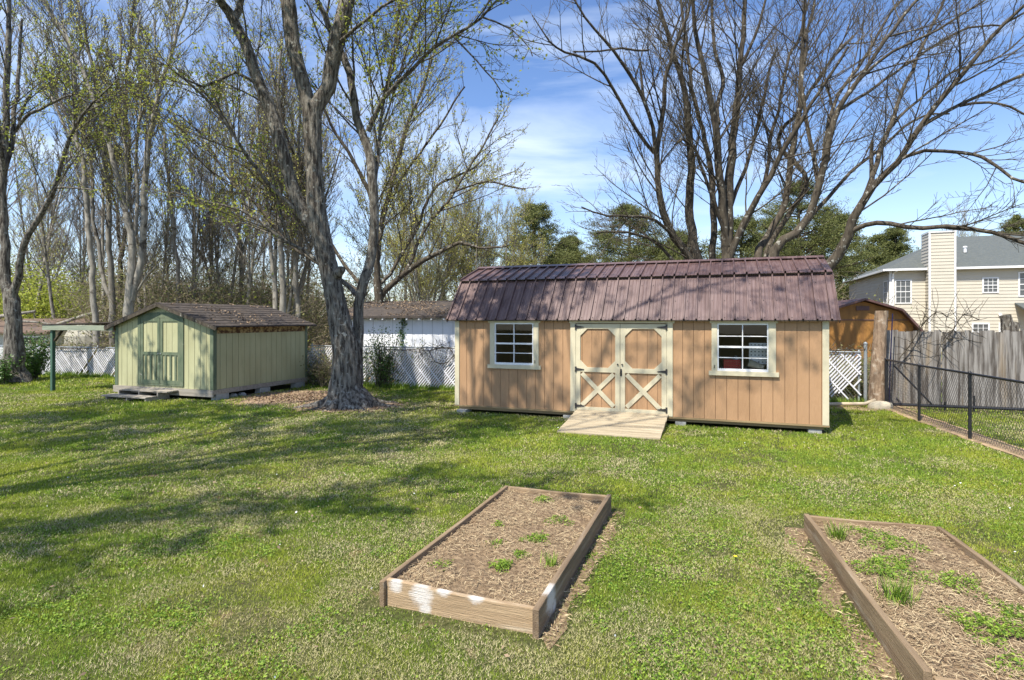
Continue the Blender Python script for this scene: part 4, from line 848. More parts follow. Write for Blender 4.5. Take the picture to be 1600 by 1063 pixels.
def hwin(M4, a, b, c, d, rows, parent=Hh, cols=3):
    W = empty('window'); W.parent = parent
    g = MB(); g.M = M4; t = 0.07
    g.box(a-t, a+.01, -0.06, -0.001, c-t, d+t); g.box(b-.01, b+t, -0.06, -0.001, c-t, d+t); g.box(a+.0105, b-.0105, -0.06, -0.001, d, d+t); g.box(a+.0105, b-.0105, -0.06, -0.001, c-t, c); g.build('frame', M['white'], W)
    g = MB(); g.M = M4; g.box(a+0.011, b-0.011, -0.022, -0.002, c+.001, d-.001); g.build('pane', M['darkglass'], W)
    g = MB(); g.M = M4; mz = (c+d)/2; g.box(a+0.011, b-0.011, -0.05, -0.0225, mz-0.025, mz+0.025)
    for i in range(1, cols): x_ = a+(b-a)*i/cols; g.box(x_-0.012, x_+0.012, -0.045, -0.0225, c+.001, mz-0.0255); g.box(x_-0.012, x_+0.012, -0.045, -0.0225, mz+0.0255, d-.001)
    for z_ in ((c+mz)/2, (mz+d)/2): g.box(a+0.011, b-0.011, -0.041, -0.0226, z_-0.012, z_+0.012)
    g.build('muntins', M['white'], W)
for o in wins: hwin(Matrix.Identity(4), *o, 2)
hwin(Matrix.Translation((0, HD, 0)) @ Matrix.Rotation(R(-90), 4, 'Z'), HD-1.35, HD-0.45, 3.17, 4.61, 2)
g = MB(); g.add([(6.7, -2.2, 2.45), (10.5, -2.2, 2.45), (10.5, -0.03, 3.1), (6.7, -0.03, 3.1), (6.7, -2.2, 2.33), (10.5, -2.2, 2.33), (10.5, -0.03, 2.98), (6.7, -0.03, 2.98)], [(0,1,2,3),(7,6,5,4),(4,5,1,0),(5,6,2,1),(6,7,3,2),(7,4,0,3)]); g.build('porch_roof', M['slate'], Hh)
g = MB(); g.box(6.85, 6.97, -2.1, -1.98, 0, 2.329); g.box(10.2, 10.32, -2.1, -1.98, 0, 2.329); each(g, 'porch_post', M['white'], Hh)
g = MB(); g.tube([(5.95, -0.03, 2.35), (5.95, -0.12, 2.35)], 0.09, 8); g.build('dryer_vent', M['white'], Hh)

# ------------------------------------------------------------------ raised beds
def bed(o_, a_, w_, l_, label, seed, skip_front_over=False):
    E = empty('raised_bed', (o_[0], o_[1], 0), -a_, label, 'raised bed')
    th = 0.04; H = 0.185; rr = random.Random(seed)
    def board(x0, x1, y0, y1, z1a, z1b, m, nm='board', z0=-0.02, axis='x'):
        g = MB(); n = 12
        vs = []; 
        for i in range(n+1):
            t = i/n; z1 = z1a+(z1b-z1a)*t + 0.004*math.sin(t*7+seed) ; wv = 0.004*math.sin(t*4+seed*2)
            if axis == 'x': x_ = x0+(x1-x0)*t; vs += [(x_, y0+wv, z0), (x_, y1+wv, z0), (x_, y1+wv, z1), (x_, y0+wv, z1)]
            else: y_ = y0+(y1-y0)*t; vs += [(x1+wv, y_, z0), (x0+wv, y_, z0), (x0+wv, y_, z1), (x1+wv, y_, z1)]
        fs = [(0, 3, 2, 1), (4*n, 4*n+1, 4*n+2, 4*n+3)]
        for i in range(n): fs += [(4*i+k, 4*i+(k+1) % 4, 4*i+4+(k+1) % 4, 4*i+4+k) for k in range(4)]
        fs = [f[::-1] if len(f) == 4 and axis == 'y' else f for f in fs]
        g.add(vs, fs); return g.build(nm, m, E, 0.006)
    return E, board
E1, bd = bed(B1O, B1A, B1W, B1L, 'raised garden bed of weathered boards with white paint splashes at its near end', 1)
fm = mat('paint_splashed_lumber', (0.46, 0.33, 0.20), (0.30, 0.205, 0.12), 2.0, (0.5, 7, 7), 0.85, 0.9, 16, (0.5, 9, 9), c3=(0.56, 0.46, 0.33), s3=3.0, lo3=0.55, hi3=0.8, stretch3=(0.5, 5, 5))
add_splash(fm, [((0.33, 0.0, 0.12), 0.16), ((0.12, 0, 0.16), 0.10), ((0.36, 0, 0.03), 0.09), ((0.75, 0, 0.2), 0.12), ((0.5, 0.02, 0.19), 0.10)])
bd(0.041, 1.165, 0.0, 0.04, 0.185, 0.165, fm)
bl = bd(0.0, 0.04, -0.03, B1L, 0.18, 0.17, M['bedgrey'], axis='y')
rm = mat('paint_tipped_lumber', (0.27, 0.195, 0.125), (0.14, 0.095, 0.06), 2.0, (7, 0.5, 7), 0.88, 0.9, 16, (9, 0.5, 9), c3=(0.38, 0.32, 0.25), s3=3.0, lo3=0.55, hi3=0.8, stretch3=(5, 0.5, 5))
add_splash(rm, [((1.19, 0.24, 0.14), 0.20), ((1.19, 0.32, 0.05), 0.10)])
bd(B1W-0.045, B1W, -0.05, B1L+0.02, 0.19, 0.185, rm, axis='y')
bd(0.041, B1W-0.046, B1L-0.04, B1L, 0.165, 0.18, M['bed'])
E2, bd = bed(B2O, B2A, B2W, B2L, 'raised garden bed at the right edge, weathered boards and more green weeds', 2)
bd(0.0, 0.042, 0.0, B2L, 0.20, 0.175, M['bedgrey'], axis='y')
bd(B2W-0.042, B2W, 0.0, B2L, 0.185, 0.15, M['bedgrey'], axis='y')
bd(0.043, B2W-0.043, B2L-0.04, B2L-0.0, 0.165, 0.15, M['bed'])
bd(0.06, B2W-0.043, 0.02, 0.06, 0.15, 0.17, M['bed'])
def soil(E, w_, l_, h, seed):
    nx, ny = 60, 130; X, Y = np.meshgrid(np.linspace(0.03, w_-0.03, nx), np.linspace(0.03, l_-0.03, ny)); P = np.stack([X.ravel(), Y.ravel()], 1)
    Z = h + 0.03*(fbm(P, 2.5, seed)-0.5)*2*0.8 + 0.018*(fbm(P, 14, seed+5)-0.5)*2 + 0.010*(vnoise(P, 45, seed+9)-0.5)*2
    F = np.array([(j*nx+i, j*nx+i+1, (j+1)*nx+i+1, (j+1)*nx+i) for j in range(ny-1) for i in range(nx-1)])
    nmesh('soil', np.concatenate([P, Z[:,None]], 1), F, M['soil'], parent=E, smooth=True)
soil(E1, B1W, B1L, 0.125, 61); soil(E2, B2W, B2L, 0.115, 71)
def straw_on(o_, a_, w_, l_, h, n, label, seed, cl=0.45):
    r = np.random.default_rng(seed); P = np.stack([r.uniform(0.05, w_-0.05, n), r.uniform(0.05, l_-0.05, n)], 1); f = fbm(P, 2.6, seed); P = P[f+r.normal(0, 0.08, n) > cl]
    n = len(P); Ls = r.uniform(0.015, 0.075, n); a = r.uniform(0, 2*np.pi, n); wv = r.uniform(0.0009, 0.0023, n)
    z = h+0.03*(fbm(P, 2.5, seed)-0.5)+r.uniform(0.0, 0.03, n); tl = r.uniform(-0.25, 0.25, n)
    d = np.stack([np.cos(a), np.sin(a), tl], 1)*Ls[:,None]; q = np.stack([-np.sin(a), np.cos(a), r.uniform(-0.5, 0.5, n)], 1)*wv[:,None]
    c = np.concatenate([P, z[:,None]], 1); V = np.stack([c-d/2-q, c-d/2+q, c+d/2+q*0.6, c+d/2-q*0.6], 1).reshape(-1, 3)
    o = nmesh('straw_litter', V, np.arange(len(V)).reshape(-1, 4), M['straw'], {'rnd': np.repeat(r.random(n), 4)}); o.location = (o_[0], o_[1], 0); o.rotation_euler = (0, 0, -a_)
    tag(o, label, 'straw', kind='stuff')
straw_on(B1O, B1A, B1W, B1L, 0.125, 9000, 'dry straw and dead stems strewn over the bed with the paint splashes', 61, 0.46)
straw_on(B2O, B2A, B2W, B2L, 0.12, 15000, 'dry straw strewn over the bed at the right edge', 71, 0.38)
def weed(o_, a_, x, y, s, n, label, seed, h=0.12, grassy=False):
    n = int(n*(2.6 if o_ is B2O else 1.9)); s = s*(1.45 if o_ is B2O else 1.15)
    r = np.random.default_rng(seed)
    if grassy:
        k = n//3; ang = r.uniform(0, 2*np.pi, k); ln = s*r.uniform(0.6, 1.3, k); P0 = r.normal(0, s*0.25, (k, 2)); tip = np.stack([P0[:,0]+np.cos(ang)*ln*0.5, P0[:,1]+np.sin(ang)*ln*0.5, ln*0.9], 1)
        q = np.stack([-np.sin(ang), np.cos(ang), 0*ang], 1)*0.004; base = np.concatenate([P0, np.zeros((k, 1))], 1); V = np.stack([base-q, base+q, tip+q*0.2, tip-q*0.2], 1).reshape(-1, 3); m = clo; cnt = k
    else:
        rad = s*np.sqrt(r.random(n)); th = r.uniform(0, 2*np.pi, n); rad *= 0.8+0.3*np.sin(3*th+seed)
        C = np.stack([rad*np.cos(th), rad*np.sin(th), r.uniform(0.005, 0.05, n)*(1.2-rad/s*0.6)], 1); V = leafquads(C, 0.022, 0.35, r, 0.5); m = clo; cnt = n
    o = nmesh('weed', V, np.arange(len(V)).reshape(-1, 4), m, {'rnd': np.repeat(r.random(cnt), 4)})
    ux = np.array([math.cos(a_), -math.sin(a_)]); uy = np.array([math.sin(a_), math.cos(a_)]); p = np.array(o_)+ux*x+uy*y
    o.location = (p[0], p[1], h); tag(o, label, 'weed', 'weeds in the raised beds')
W1s = [(0.80, 1.22, .13, 330, 'widest leafy weed patch in the middle of the paint splashed bed', 0), (0.70, 0.62, .09, 220, 'bright leafy weed near the front of the paint splashed bed', 0), (0.78, 0.86, .07, 120, 'small leafy weed just behind the bright front weed in the paint splashed bed', 0),
       (1.06, 0.75, .09, 90, 'upright grassy tuft against the right board of the paint splashed bed', 1), (0.52, 2.3, .10, 160, 'leafy weed by the back board of the paint splashed bed', 0), (0.85, 1.75, .13, 150, 'sparse weed patch toward the back right of the paint splashed bed', 0), (0.35, 1.45, .06, 60, 'tiny weed left of centre in the paint splashed bed', 0), (0.25, 0.45, .09, 90, 'sparse weed in the near left corner of the paint splashed bed', 0), (0.5, 1.0, .08, 60, 'faint small weed left of the wide patch in the paint splashed bed', 0)]
for i, (x, y, s, n, lb, gr) in enumerate(W1s): weed(B1O, B1A, x, y, s, n, lb, 300+i, grassy=gr)
W2s = [(0.55, 2.15, .20, 520, 'long leafy weed patch near the back board of the right bed', 0), (0.17, 2.15, .10, 110, 'grassy tuft by the left board near the back of the right bed', 1), (0.35, 1.55, .19, 520, 'leafy weed patch left of the middle of the right bed', 0), (0.75, 1.4, .16, 260, 'loose weed patch in the middle of the right bed', 0),
       (0.22, 0.98, .12, 150, 'grassy tuft by the left board halfway along the right bed', 1), (0.62, 0.75, .17, 400, 'leafy weed patch near the front of the right bed', 0), (0.95, 0.9, .18, 500, 'dense dark weed patch at the right side of the right bed', 0), (0.4, 2.35, .10, 90, 'small weed in the back left corner of the right bed', 0), (0.6, 0.3, .12, 150, 'small leafy weed by the front board of the right bed', 0), (0.55, 1.75, .08, 60, 'tiny weed between the larger patches of the right bed', 0)]
for i, (x, y, s, n, lb, gr) in enumerate(W2s): weed(B2O, B2A, x, y, s, n, lb, 330+i, grassy=gr)
# straw and bare soil just outside the beds
for (oo, aa, w_, l_, side, lb) in ((B1O, B1A, B1W, B1L, (B1W+0.01, B1W+0.14), 'dead stems on bare soil along the right board of the paint splashed bed'), (B2O, B2A, B2W, B2L, (-0.18, -0.02), 'dead stems on bare soil along the left board of the right bed')):
    ux = np.array([math.cos(aa), -math.sin(aa)]); uy = np.array([math.sin(aa), math.cos(aa)]); q = np.stack([rg_.uniform(side[0], side[1], 380), rg_.uniform(-0.1, l_, 380)], 1)
    scatter_litter('straw_litter', oo+q[:,:1]*ux+q[:,1:]*uy, 0.05, 0.012, M['straw'], lb, 'straw', aspect=0.12)
    c = [oo+ux*side[0]+uy*-0.1, oo+ux*side[1]+uy*-0.1, oo+ux*side[1]+uy*l_, oo+ux*side[0]+uy*l_]
    sheet('bare_earth', [tuple(p) for p in c], 0.006, M['soil'], 12, 0.12)
# dandelions
for i, (x, y, lb) in enumerate(((-8.2, 14.2, 'yellow dandelion in the lawn left of the green shed steps'), (1.9, 4.9, 'yellow dandelion between the two raised beds'), (2.6, 3.9, 'yellow dandelion beside the left board of the right bed'))):
    g = MB(); g.tube([(0, 0, 0), (0, 0, 0.05)], 0.002, 4); 
    for k in range(14): a = k*0.45; g.beam((0, 0, 0.05), (0.016*math.cos(a), 0.016*math.sin(a), 0.056), 0.006, 0.002, 1)
    o = g.build('dandelion', [clo, M['dandelion']]); o.location = (x, y, 0); tag(o, lb, 'flower', 'dandelions in the lawn')

# ------------------------------------------------------------------ trees
class TB:
    def __init__(s, seed): s.V = []; s.F = []; s.n = 0; s.LV = []; s.r = np.random.default_rng(seed)
    def tube(s, P, rad, sides):
        P = np.asarray(P, float); n = len(P); T = np.gradient(P, axis=0); T /= np.linalg.norm(T, axis=1)[:,None]+1e-9
        m = np.abs(T.mean(0)); ref = np.zeros(3); ref[int(np.argmin(m))] = 1
        X = np.cross(T, ref); X /= np.linalg.norm(X, axis=1)[:,None]+1e-9; Y = np.cross(T, X)
        a = np.arange(sides)*2*np.pi/sides
        V = P[:,None,:] + (X[:,None,:]*np.cos(a)[None,:,None] + Y[:,None,:]*np.sin(a)[None,:,None])*np.asarray(rad)[:,None,None]
        i = np.arange(n-1)[:,None]*sides; k = np.arange(sides)[None,:]; k2 = (k+1) % sides
        F = np.stack([i+k, i+k2, i+sides+k2, i+sides+k], -1).reshape(-1, 4) + s.n
        s.V.append(V.reshape(-1, 3)); s.F.append(F); s.n += n*sides
    def mesh(s, name, m, parent): 
        if not s.V: return None
        return nmesh(name, np.concatenate(s.V), np.concatenate(s.F), m, parent=parent, smooth=True)
def path(r, p, d, L, n, wob, trop):
    st = r.normal(0, wob, (n, 3)); D = d + np.cumsum(st, 0)*0.5 + np.linspace(0, 1, n)[:,None]*np.array([0, 0, trop])
    D /= np.linalg.norm(D, axis=1)[:,None]; return np.concatenate([[p], p+np.cumsum(D*(L/n), 0)])
def grow(TR, TW, LP, p, d, L, rad, lvl, o):
    """o: dict(maxl, dens, ratio, ang, minr, wob, trop, leaf)"""
    r = TR.r; n = max(3, min(14, int(L/0.33)+2)); P = path(r, p, d, L, n, o['wob']*(1.0 if L > 1.5 else 1.5), o['trop'])
    tp = o.get('endr', 0.3); R_ = np.maximum(rad*(1-(1-tp)*np.linspace(0, 1, n+1)**1.0), o['minr']*0.7)
    sides = 8 if rad > 0.09 else (6 if rad > 0.04 else (4 if rad > 0.018 else 3))
    (TR if rad > 0.022 else TW).tube(P, R_, sides)
    kids(TR, TW, LP, P, R_, L, lvl, o)
def kids(TR, TW, LP, P, R_, L, lvl, o, t0=0.2):
    r = TR.r
    if LP is not None and (lvl >= o['maxl']-o.get('leaflv', 0)):
        k = int(r.poisson(L*o.get('leafd', 0)))
        for _ in range(k): 
            q = r.uniform(0.2, 1)*(len(P)-1); i = int(min(q, len(P)-2)); LP.append(P[i]+(P[i+1]-P[i])*(q-i))
    if lvl >= o['maxl']: return
    nk = int(L*o['dens'][lvl]+r.random()); nk = min(nk, o.get('cap', 26))
    for j in range(nk):
        t = t0+(1-t0)*(j+r.random())/max(nk, 1); q = t*(len(P)-1); i = int(min(q, len(P)-2)); pt = P[i]+(P[i+1]-P[i])*(q-i); rr = R_[i]
        T = P[i+1]-P[i]; T /= np.linalg.norm(T)+1e-9; X = np.cross(T, r.normal(size=3)); X /= np.linalg.norm(X)+1e-9
        X[2] = X[2]*0.8 + o.get('upb', 0.15); a = R(o['ang'])*r.uniform(0.6, 1.35); d = T*math.cos(a)+X*math.sin(a); d /= np.linalg.norm(d)
        rt = o['ratio'] if lvl < 1 else max(o['ratio'], 0.46); Lc = L*rt*r.uniform(0.45, 1.25)*(1.15-0.6*t); Lc = min(Lc, o.get('maxL', 9)); rc = max(min(rr*0.62, 0.0045+Lc*o.get('kr', 0.0075)), o['minr'])
        if Lc < 0.12: continue
        grow(TR, TW, LP, pt, d, Lc, rc, lvl+1, o)
def smooth_path(K, step=0.35):
    K = np.asarray(K, float); out = []
    for i in range(len(K)-1):
        p0 = K[max(i-1, 0)]; p1 = K[i]; p2 = K[i+1]; p3 = K[min(i+2, len(K)-1)]; n = max(2, int(np.linalg.norm((p2-p1)[:3])/step))
        for t in np.arange(n)/n:
            out.append(0.5*((2*p1)+(-p0+p2)*t+(2*p0-5*p1+4*p2-p3)*t*t+(-p0+3*p1-3*p2+p3)*t**3))
    out.append(K[-1]); return np.array(out)
FPX = 900.0
def PX(px, py, z, w_): return [(px-800)/FPX*z, z, CAMH+(499-py)/FPX*z, max(w_, 0.5)/FPX*z/2]     # a point of a limb at depth z, w_ = its thickness
def limbs(TR, TW, LP, L_, o, sides=None, zj=0.0):
    ws = o.get('ws', 1.0)
    """L_ = list of (points, level, dens-start)"""
    for K, lvl, t0 in L_:
        S_ = smooth_path(K); P = S_[:,:3].copy(); R_ = np.maximum(S_[:,3]*ws, 0.012); 
        nn = max(3, int(len(P)*0.35/0.9)+2); wz = np.stack([np.interp(np.linspace(0, 1, len(P)), np.linspace(0, 1, nn), np.r_[0, TR.r.normal(0, 1, nn-2), 0]) for _ in range(3)], 1)
        P += wz*(0.05 if R_.max() < 0.13 else 0.022)*(1 if lvl < 9 else 0); P[1:-1] += TR.r.normal(0, 0.012, (len(P)-2, 3))*(1+R_[1:-1,None]*3)
        sd = sides or (14 if R_.max() > 0.12 else 8); TR.tube(P, R_, sd)
        if lvl < 9: kids(TR, TW, LP, P, R_, float(np.linalg.norm(np.diff(P, axis=0), axis=1).sum()), lvl, o, t0)
def finish(name, base, TR, TW, LP, barkm, label, cat='tree', leafm=None, leafs=0.06, group=None, twm=None, flat=1.0, clump=1):
    b = np.array([base[0], base[1], 0.0]); E = empty(name, tuple(b), 0, label, cat, group)
    for X_ in (TR, TW):
        X_.V = [v-b for v in X_.V]
    TR.mesh('trunk', barkm, E); TW.mesh('twigs', twm or M['twig'], E)
    if LP:
        C = np.array(LP)-b
        if clump > 1: C = np.repeat(C, clump, 0)+TR.r.normal(0, leafs*0.7, (len(C)*clump, 3))
        V = leafquads(C, leafs, flat, TR.r); nmesh('leaves', V, np.arange(len(V)).reshape(-1, 4), leafm, {'rnd': np.repeat(TR.r.random(len(C)), 4)}, parent=E)
    return E
def nt_(seed): return TB(seed), TB(seed+1000), []

# --- the big near tree with flared foot
TR, TW, LP = nt_(11); z = 13.75
q = lambda *a: PX(a[0], a[1], z+(a[3] if len(a) > 3 else 0), a[2])
oN = dict(maxl=4, dens=[1.5, 3.2, 5.5, 7.0], ratio=0.40, ang=42, minr=0.0055, wob=0.11, trop=0.25, leafd=2.2, leaflv=2, maxL=3.6, ws=0.82)
main = [q(541,549,47), q(533,515,43), q(523,464,37), q(514,422,35), q(504,380,36), q(495,330,36), q(491,270,32), q(488,205,34), q(488,165,36)]
# trunk foot as a displaced, ridged surface
foot = [(545,640,96), (545,630,82), (543,618,66), (541,605,55), (541,580,49), (541,549,47)]
fk = smooth_path([q(*f) for f in foot] + main[1:], 0.05); nS = 72; rr_ = np.random.default_rng(3)
P = fk[:,:3]; Rr = fk[:,3]; T_ = np.gradient(P, axis=0); T_ /= np.linalg.norm(T_, axis=1)[:,None]; X = np.cross(T_, [0, 1, 0]); X /= np.linalg.norm(X, axis=1)[:,None]; Y = np.cross(X, T_)
a = np.arange(nS)*2*np.pi/nS; hgt = P[:,2]
A, Hh_ = np.meshgrid(a, hgt); 
rid = np.stack([np.cos(A).ravel()*3+Hh_.ravel()*0.15, np.sin(A).ravel()*3+Hh_.ravel()*0.9], 1)
r1 = (np.abs(fbm(rid, 3.1, 5)-0.5)*2).reshape(A.shape); r2 = (fbm(rid*np.array([1, 1]), 7.0, 8)-0.5).reshape(A.shape)
fl = np.exp(-np.clip(Hh_, 0, None)/0.22)*(0.28*np.cos(3*A+0.6)+0.16*np.cos(5*A+2.0)+0.1*np.cos(8*A))
Rr = Rr*np.interp(Rr*0+P[:,2], [0, 0.8, 2.5], [1, 0.93, 0.82]); rad = Rr[:,None]*(1+fl*0.8) + 0.035*(r1-0.4) + 0.03*r2
Vt = P[:,None,:] + (X[:,None,:]*np.cos(A)[:,:,None]+Y[:,None,:]*np.sin(A)[:,:,None])*rad[:,:,None]
TR.V.append(Vt.reshape(-1, 3)); i = np.arange(len(P)-1)[:,None]*nS; k = np.arange(nS)[None,:]; TR.F.append(np.stack([i+k, i+nS+k, i+nS+(k+1) % nS, i+(k+1) % nS], -1).reshape(-1, 4)+TR.n); TR.n += len(P)*nS
for (a0, l_, r0) in ((200, 1.5, 0.10), (-15, 1.3, 0.09), (170, 1.0, 0.11), (250, 0.9, 0.11), (300, 0.9, 0.10), (35, 1.1, 0.1), (225, 1.2, 0.07)):
    a_ = R(a0); b0 = np.array([-3.88, z, 0]); d = np.array([math.cos(a_), math.sin(a_)*0.8, 0])
    K = [[*(b0+d*0.30+[0, 0, 0.34]), r0*1.5], [*(b0+d*(0.55)+[0, 0, 0.10]), r0*1.2], [*(b0+d*(0.6+l_*0.3)+[0, 0.05, 0.0]), r0*0.8], [*(b0+d*(0.5+l_*0.7)+[0.03, -0.05, -0.03]), r0*0.5]]
    limbs(TR, TW, None, [(K, 9, 0)], oN, sides=10)
LL = [
 ([q(488,175,30), q(474,135,27), q(459,68,27), q(451,13,28), q(441,-60,24), q(425,-170,18,-.3), q(410,-300,8,-.6)], 0, 0.5),
 ([q(488,178,30), q(510,135,28), q(524,68,30), q(541,9,28), q(560,-70,22,.3), q(590,-180,14,.6), q(600,-300,7,1)], 0, 0.5),
 ([q(505,378,24), q(489,355,26), q(468,330,24), q(450,271,24), q(430,203,24), q(406,135,22), q(383,68,20), q(361,23,18), q(340,-10,13,-.3), q(300,-60,9,-.6), q(250,-120,5,-1)], 0, 0.45),
 ([q(366,30,14), q(377,-10,12,.2), q(390,-100,9,.5), q(395,-200,5,.8)], 1, 0.2),
 ([q(556,600,30,.15), q(557,545,22,.25), q(559,493,19,.3), q(564,464,19,.3), q(572,432,19,.35), q(580,400,18,.4), q(583,361,18,.4), q(584,316,18,.4), q(580,271,18,.4), q(574,226,16,.5), q(560,181,15,.6), q(549,135,14,.7), q(536,90,13,.8), q(512,40,11,.9), q(495,0,9,1), q(470,-80,6,1.2)], 0, 0.5),
 ([q(575,205,11,.5), q(600,162,9,.3), q(625,131,8,0), q(661,96,7,-.3), q(708,56,6,-.7), q(753,27,5,-1), q(778,0,4,-1.2), q(810,-40,3,-1.4)], 1, 0.15),
 ([q(708,57,4,-.7), q(749,99,3,-.9), q(770,125,2.5,-1.0), q(786,152,2,-1.1)], 2, 0.1),
 ([q(753,27,4,-1), q(803,43,3,-1.2), q(822,68,2.4,-1.3), q(832,88,2,-1.3)], 2, 0.1),
 ([q(584,316,9,.4), q(592,250,7,.7), q(596,180,6,1.), q(604,110,5,1.2), q(620,40,4,1.4), q(640,-30,3,1.5)], 1, 0.2),
 ([q(566,460,9,.3), q(553,456,9,.6), q(538,446,9,.8), q(492,408,7,1.0), q(449,375,6,1.0), q(381,334,5,.8), q(327,316,3.5,.6), q(270,300,2.5,.4)], 1, 0.4),
 ([q(470,335,7), q(440,300,6.5,-.2), q(404,271,6,-.4), q(345,181,5,-.7), q(300,135,4,-1), q(240,90,2.5,-1.4)], 1, 0.3),
 ([q(524,70,8), q(560,40,6,-.4), q(600,10,5,-.8), q(660,-40,4,-1.2)], 1, 0.2),
 ([q(406,135,7), q(370,120,6,-.4), q(320,130,5,-.8), q(270,110,3.5,-1.2)], 1, 0.2),
]
limbs(TR, TW, LP, LL, oN)
K = [q(524,432,26), q(531,426,17,-.16), q(534,418,15,-.2)]; limbs(TR, TW, None, [(K, 9, 0)], oN)
finish('big_maple_tree', (-3.88, 13.75), TR, TW, LP, M['bark'], 'big forked grey tree with flared roots standing on the lawn left of the tan shed', leafm=M['leaf'], leafs=0.075, clump=2)

# --- bare multi-stem tree right behind the tan shed
def Z5(z): return lambda x, y, w_, dz=0: PX(860+x*.4045, y*.4045, z+dz, w_)
def Z6(z): return lambda x, y, w_, dz=0: PX(1200+x*.4045, y*.4045, z+dz, w_)
oB = dict(maxl=4, dens=[1.9, 3.2, 5.0, 6.2], ratio=0.38, ang=42, minr=0.0062, wob=0.12, trop=0.2, maxL=3.0, upb=0.22, ws=0.9)
TR, TW, _ = nt_(21); q = Z5(18.6)
BB = [
 ([PX(1108,600,18.6,46), PX(1108,520,18.6,44), PX(1108,470,18.6,36)], 9, 0),
 ([PX(1100,500,18.4,20), q(545,1010,15), q(480,920,13), q(435,820,12,-.3), q(415,700,10,-.5), q(410,620,9,-.6), q(430,450,8,-.8), q(450,300,7,-1), q(480,180,6,-1.1), q(530,60,5,-1.2), q(548,-60,4,-1.4)], 0, 0.3),
 ([q(410,625,8,-.6), q(390,500,7,-.9), q(360,380,7,-1.2), q(280,260,6,-1.5), q(200,160,5,-1.8), q(120,60,4,-2), q(70,-40,3,-2.2)], 0, 0.25),
 ([q(400,590,7,-.6), q(310,450,6,-1.1), q(250,350,5.5,-1.4), q(180,250,5,-1.8), q(60,205,4,-2.2), q(-10,160,3,-2.4), q(-70,60,2,-2.6)], 0, 0.3),
 ([q(360,380,5,-1.2), q(345,240,4,-1.2)], 3, .5),
 ([q(380,195,4,-1.9), q(230,190,3.5,-2.1), q(90,200,3,-2.3)], 1, 0.1),
 ([PX(1104,490,18.7,22), q(560,1000,17), q(540,850,15,.2), q(540,650,13,.2), q(530,450,11,0), q(500,300,9,-.2), q(450,130,7,-.4), q(415,0,6,-.6), q(380,-150,4,-.8)], 0, 0.3),
 ([PX(1112,490,18.9,20), q(625,1000,12,.5), q(628,700,10,.8), q(600,540,8,1), q(555,380,7,1.2), q(520,150,5,1.5), q(500,-60,4,1.8)], 0, 0.3),
 ([PX(1116,480,18.5,20), q(680,1000,14), q(660,750,13,-.2), q(640,500,12,-.4), q(600,300,9,-.6), q(560,100,7,-.9), q(545,-80,5,-1.1)], 0, 0.35),
 ([PX(1118,480,18.6,24), q(685,1000,18), q(690,800,16,.1), q(700,600,14,.2), q(715,450,12,.3), q(730,250,9,.4), q(745,100,8,.5), q(752,-60,6,.6), q(760,-250,3,.8)], 0, 0.35),
 ([q(650,480,8,-.3), q(660,300,7,.3), q(625,150,6,.6), q(620,-50,5,1)], 0, 0.2),
 ([q(735,260,6,.4), q(790,150,5,.2), q(830,0,4,0), q(860,-120,3,-.2)], 0, 0.2),
 ([PX(1125,470,18.4,18), q(690,985,13,-.1), q(740,870,11,-.3), q(800,770,10,-.6), q(870,640,9,-.9), q(930,530,8,-1.1), q(1000,420,6,-1.4), q(1080,300,5,-1.7), q(1150,180,4,-2)], 0, 0.3),
 ([q(700,960,10,.1), q(760,840,8,.5), q(830,660,7,.9), q(860,500,6,1.2), q(900,300,5,1.5), q(960,120,4,1.8), q(1010,-40,3,2)], 0, 0.3),
 ([q(690,820,8,.1), q(740,700,7,.5), q(770,560,6,.8), q(830,360,5,1.2), q(870,200,4,1.5)], 0, 0.3),
 ([q(690,950,7,-.1), q(560,560,5,-.8), q(480,560,3,-1.2)], 1, 0.3),
 ([PX(1100,440,18.3,9), q(440,880,6,-.8), q(350,830,5,-1.4), q(220,830,3.5,-2), q(120,800,2.5,-2.4)], 1, 0.15),
 ([PX(1096,450,18.3,8), q(420,940,5,-.6), q(300,900,4,-1), q(180,900,2.5,-1.5)], 1, 0.15),
]
limbs(TR, TW, None, BB, oB)
finish('bare_maple_tree', (PX(1108, 0, 18.6, 1)[0], 18.6), TR, TW, [], M['barkdark'], 'leafless many stemmed tree rising behind the middle of the tan shed roof')
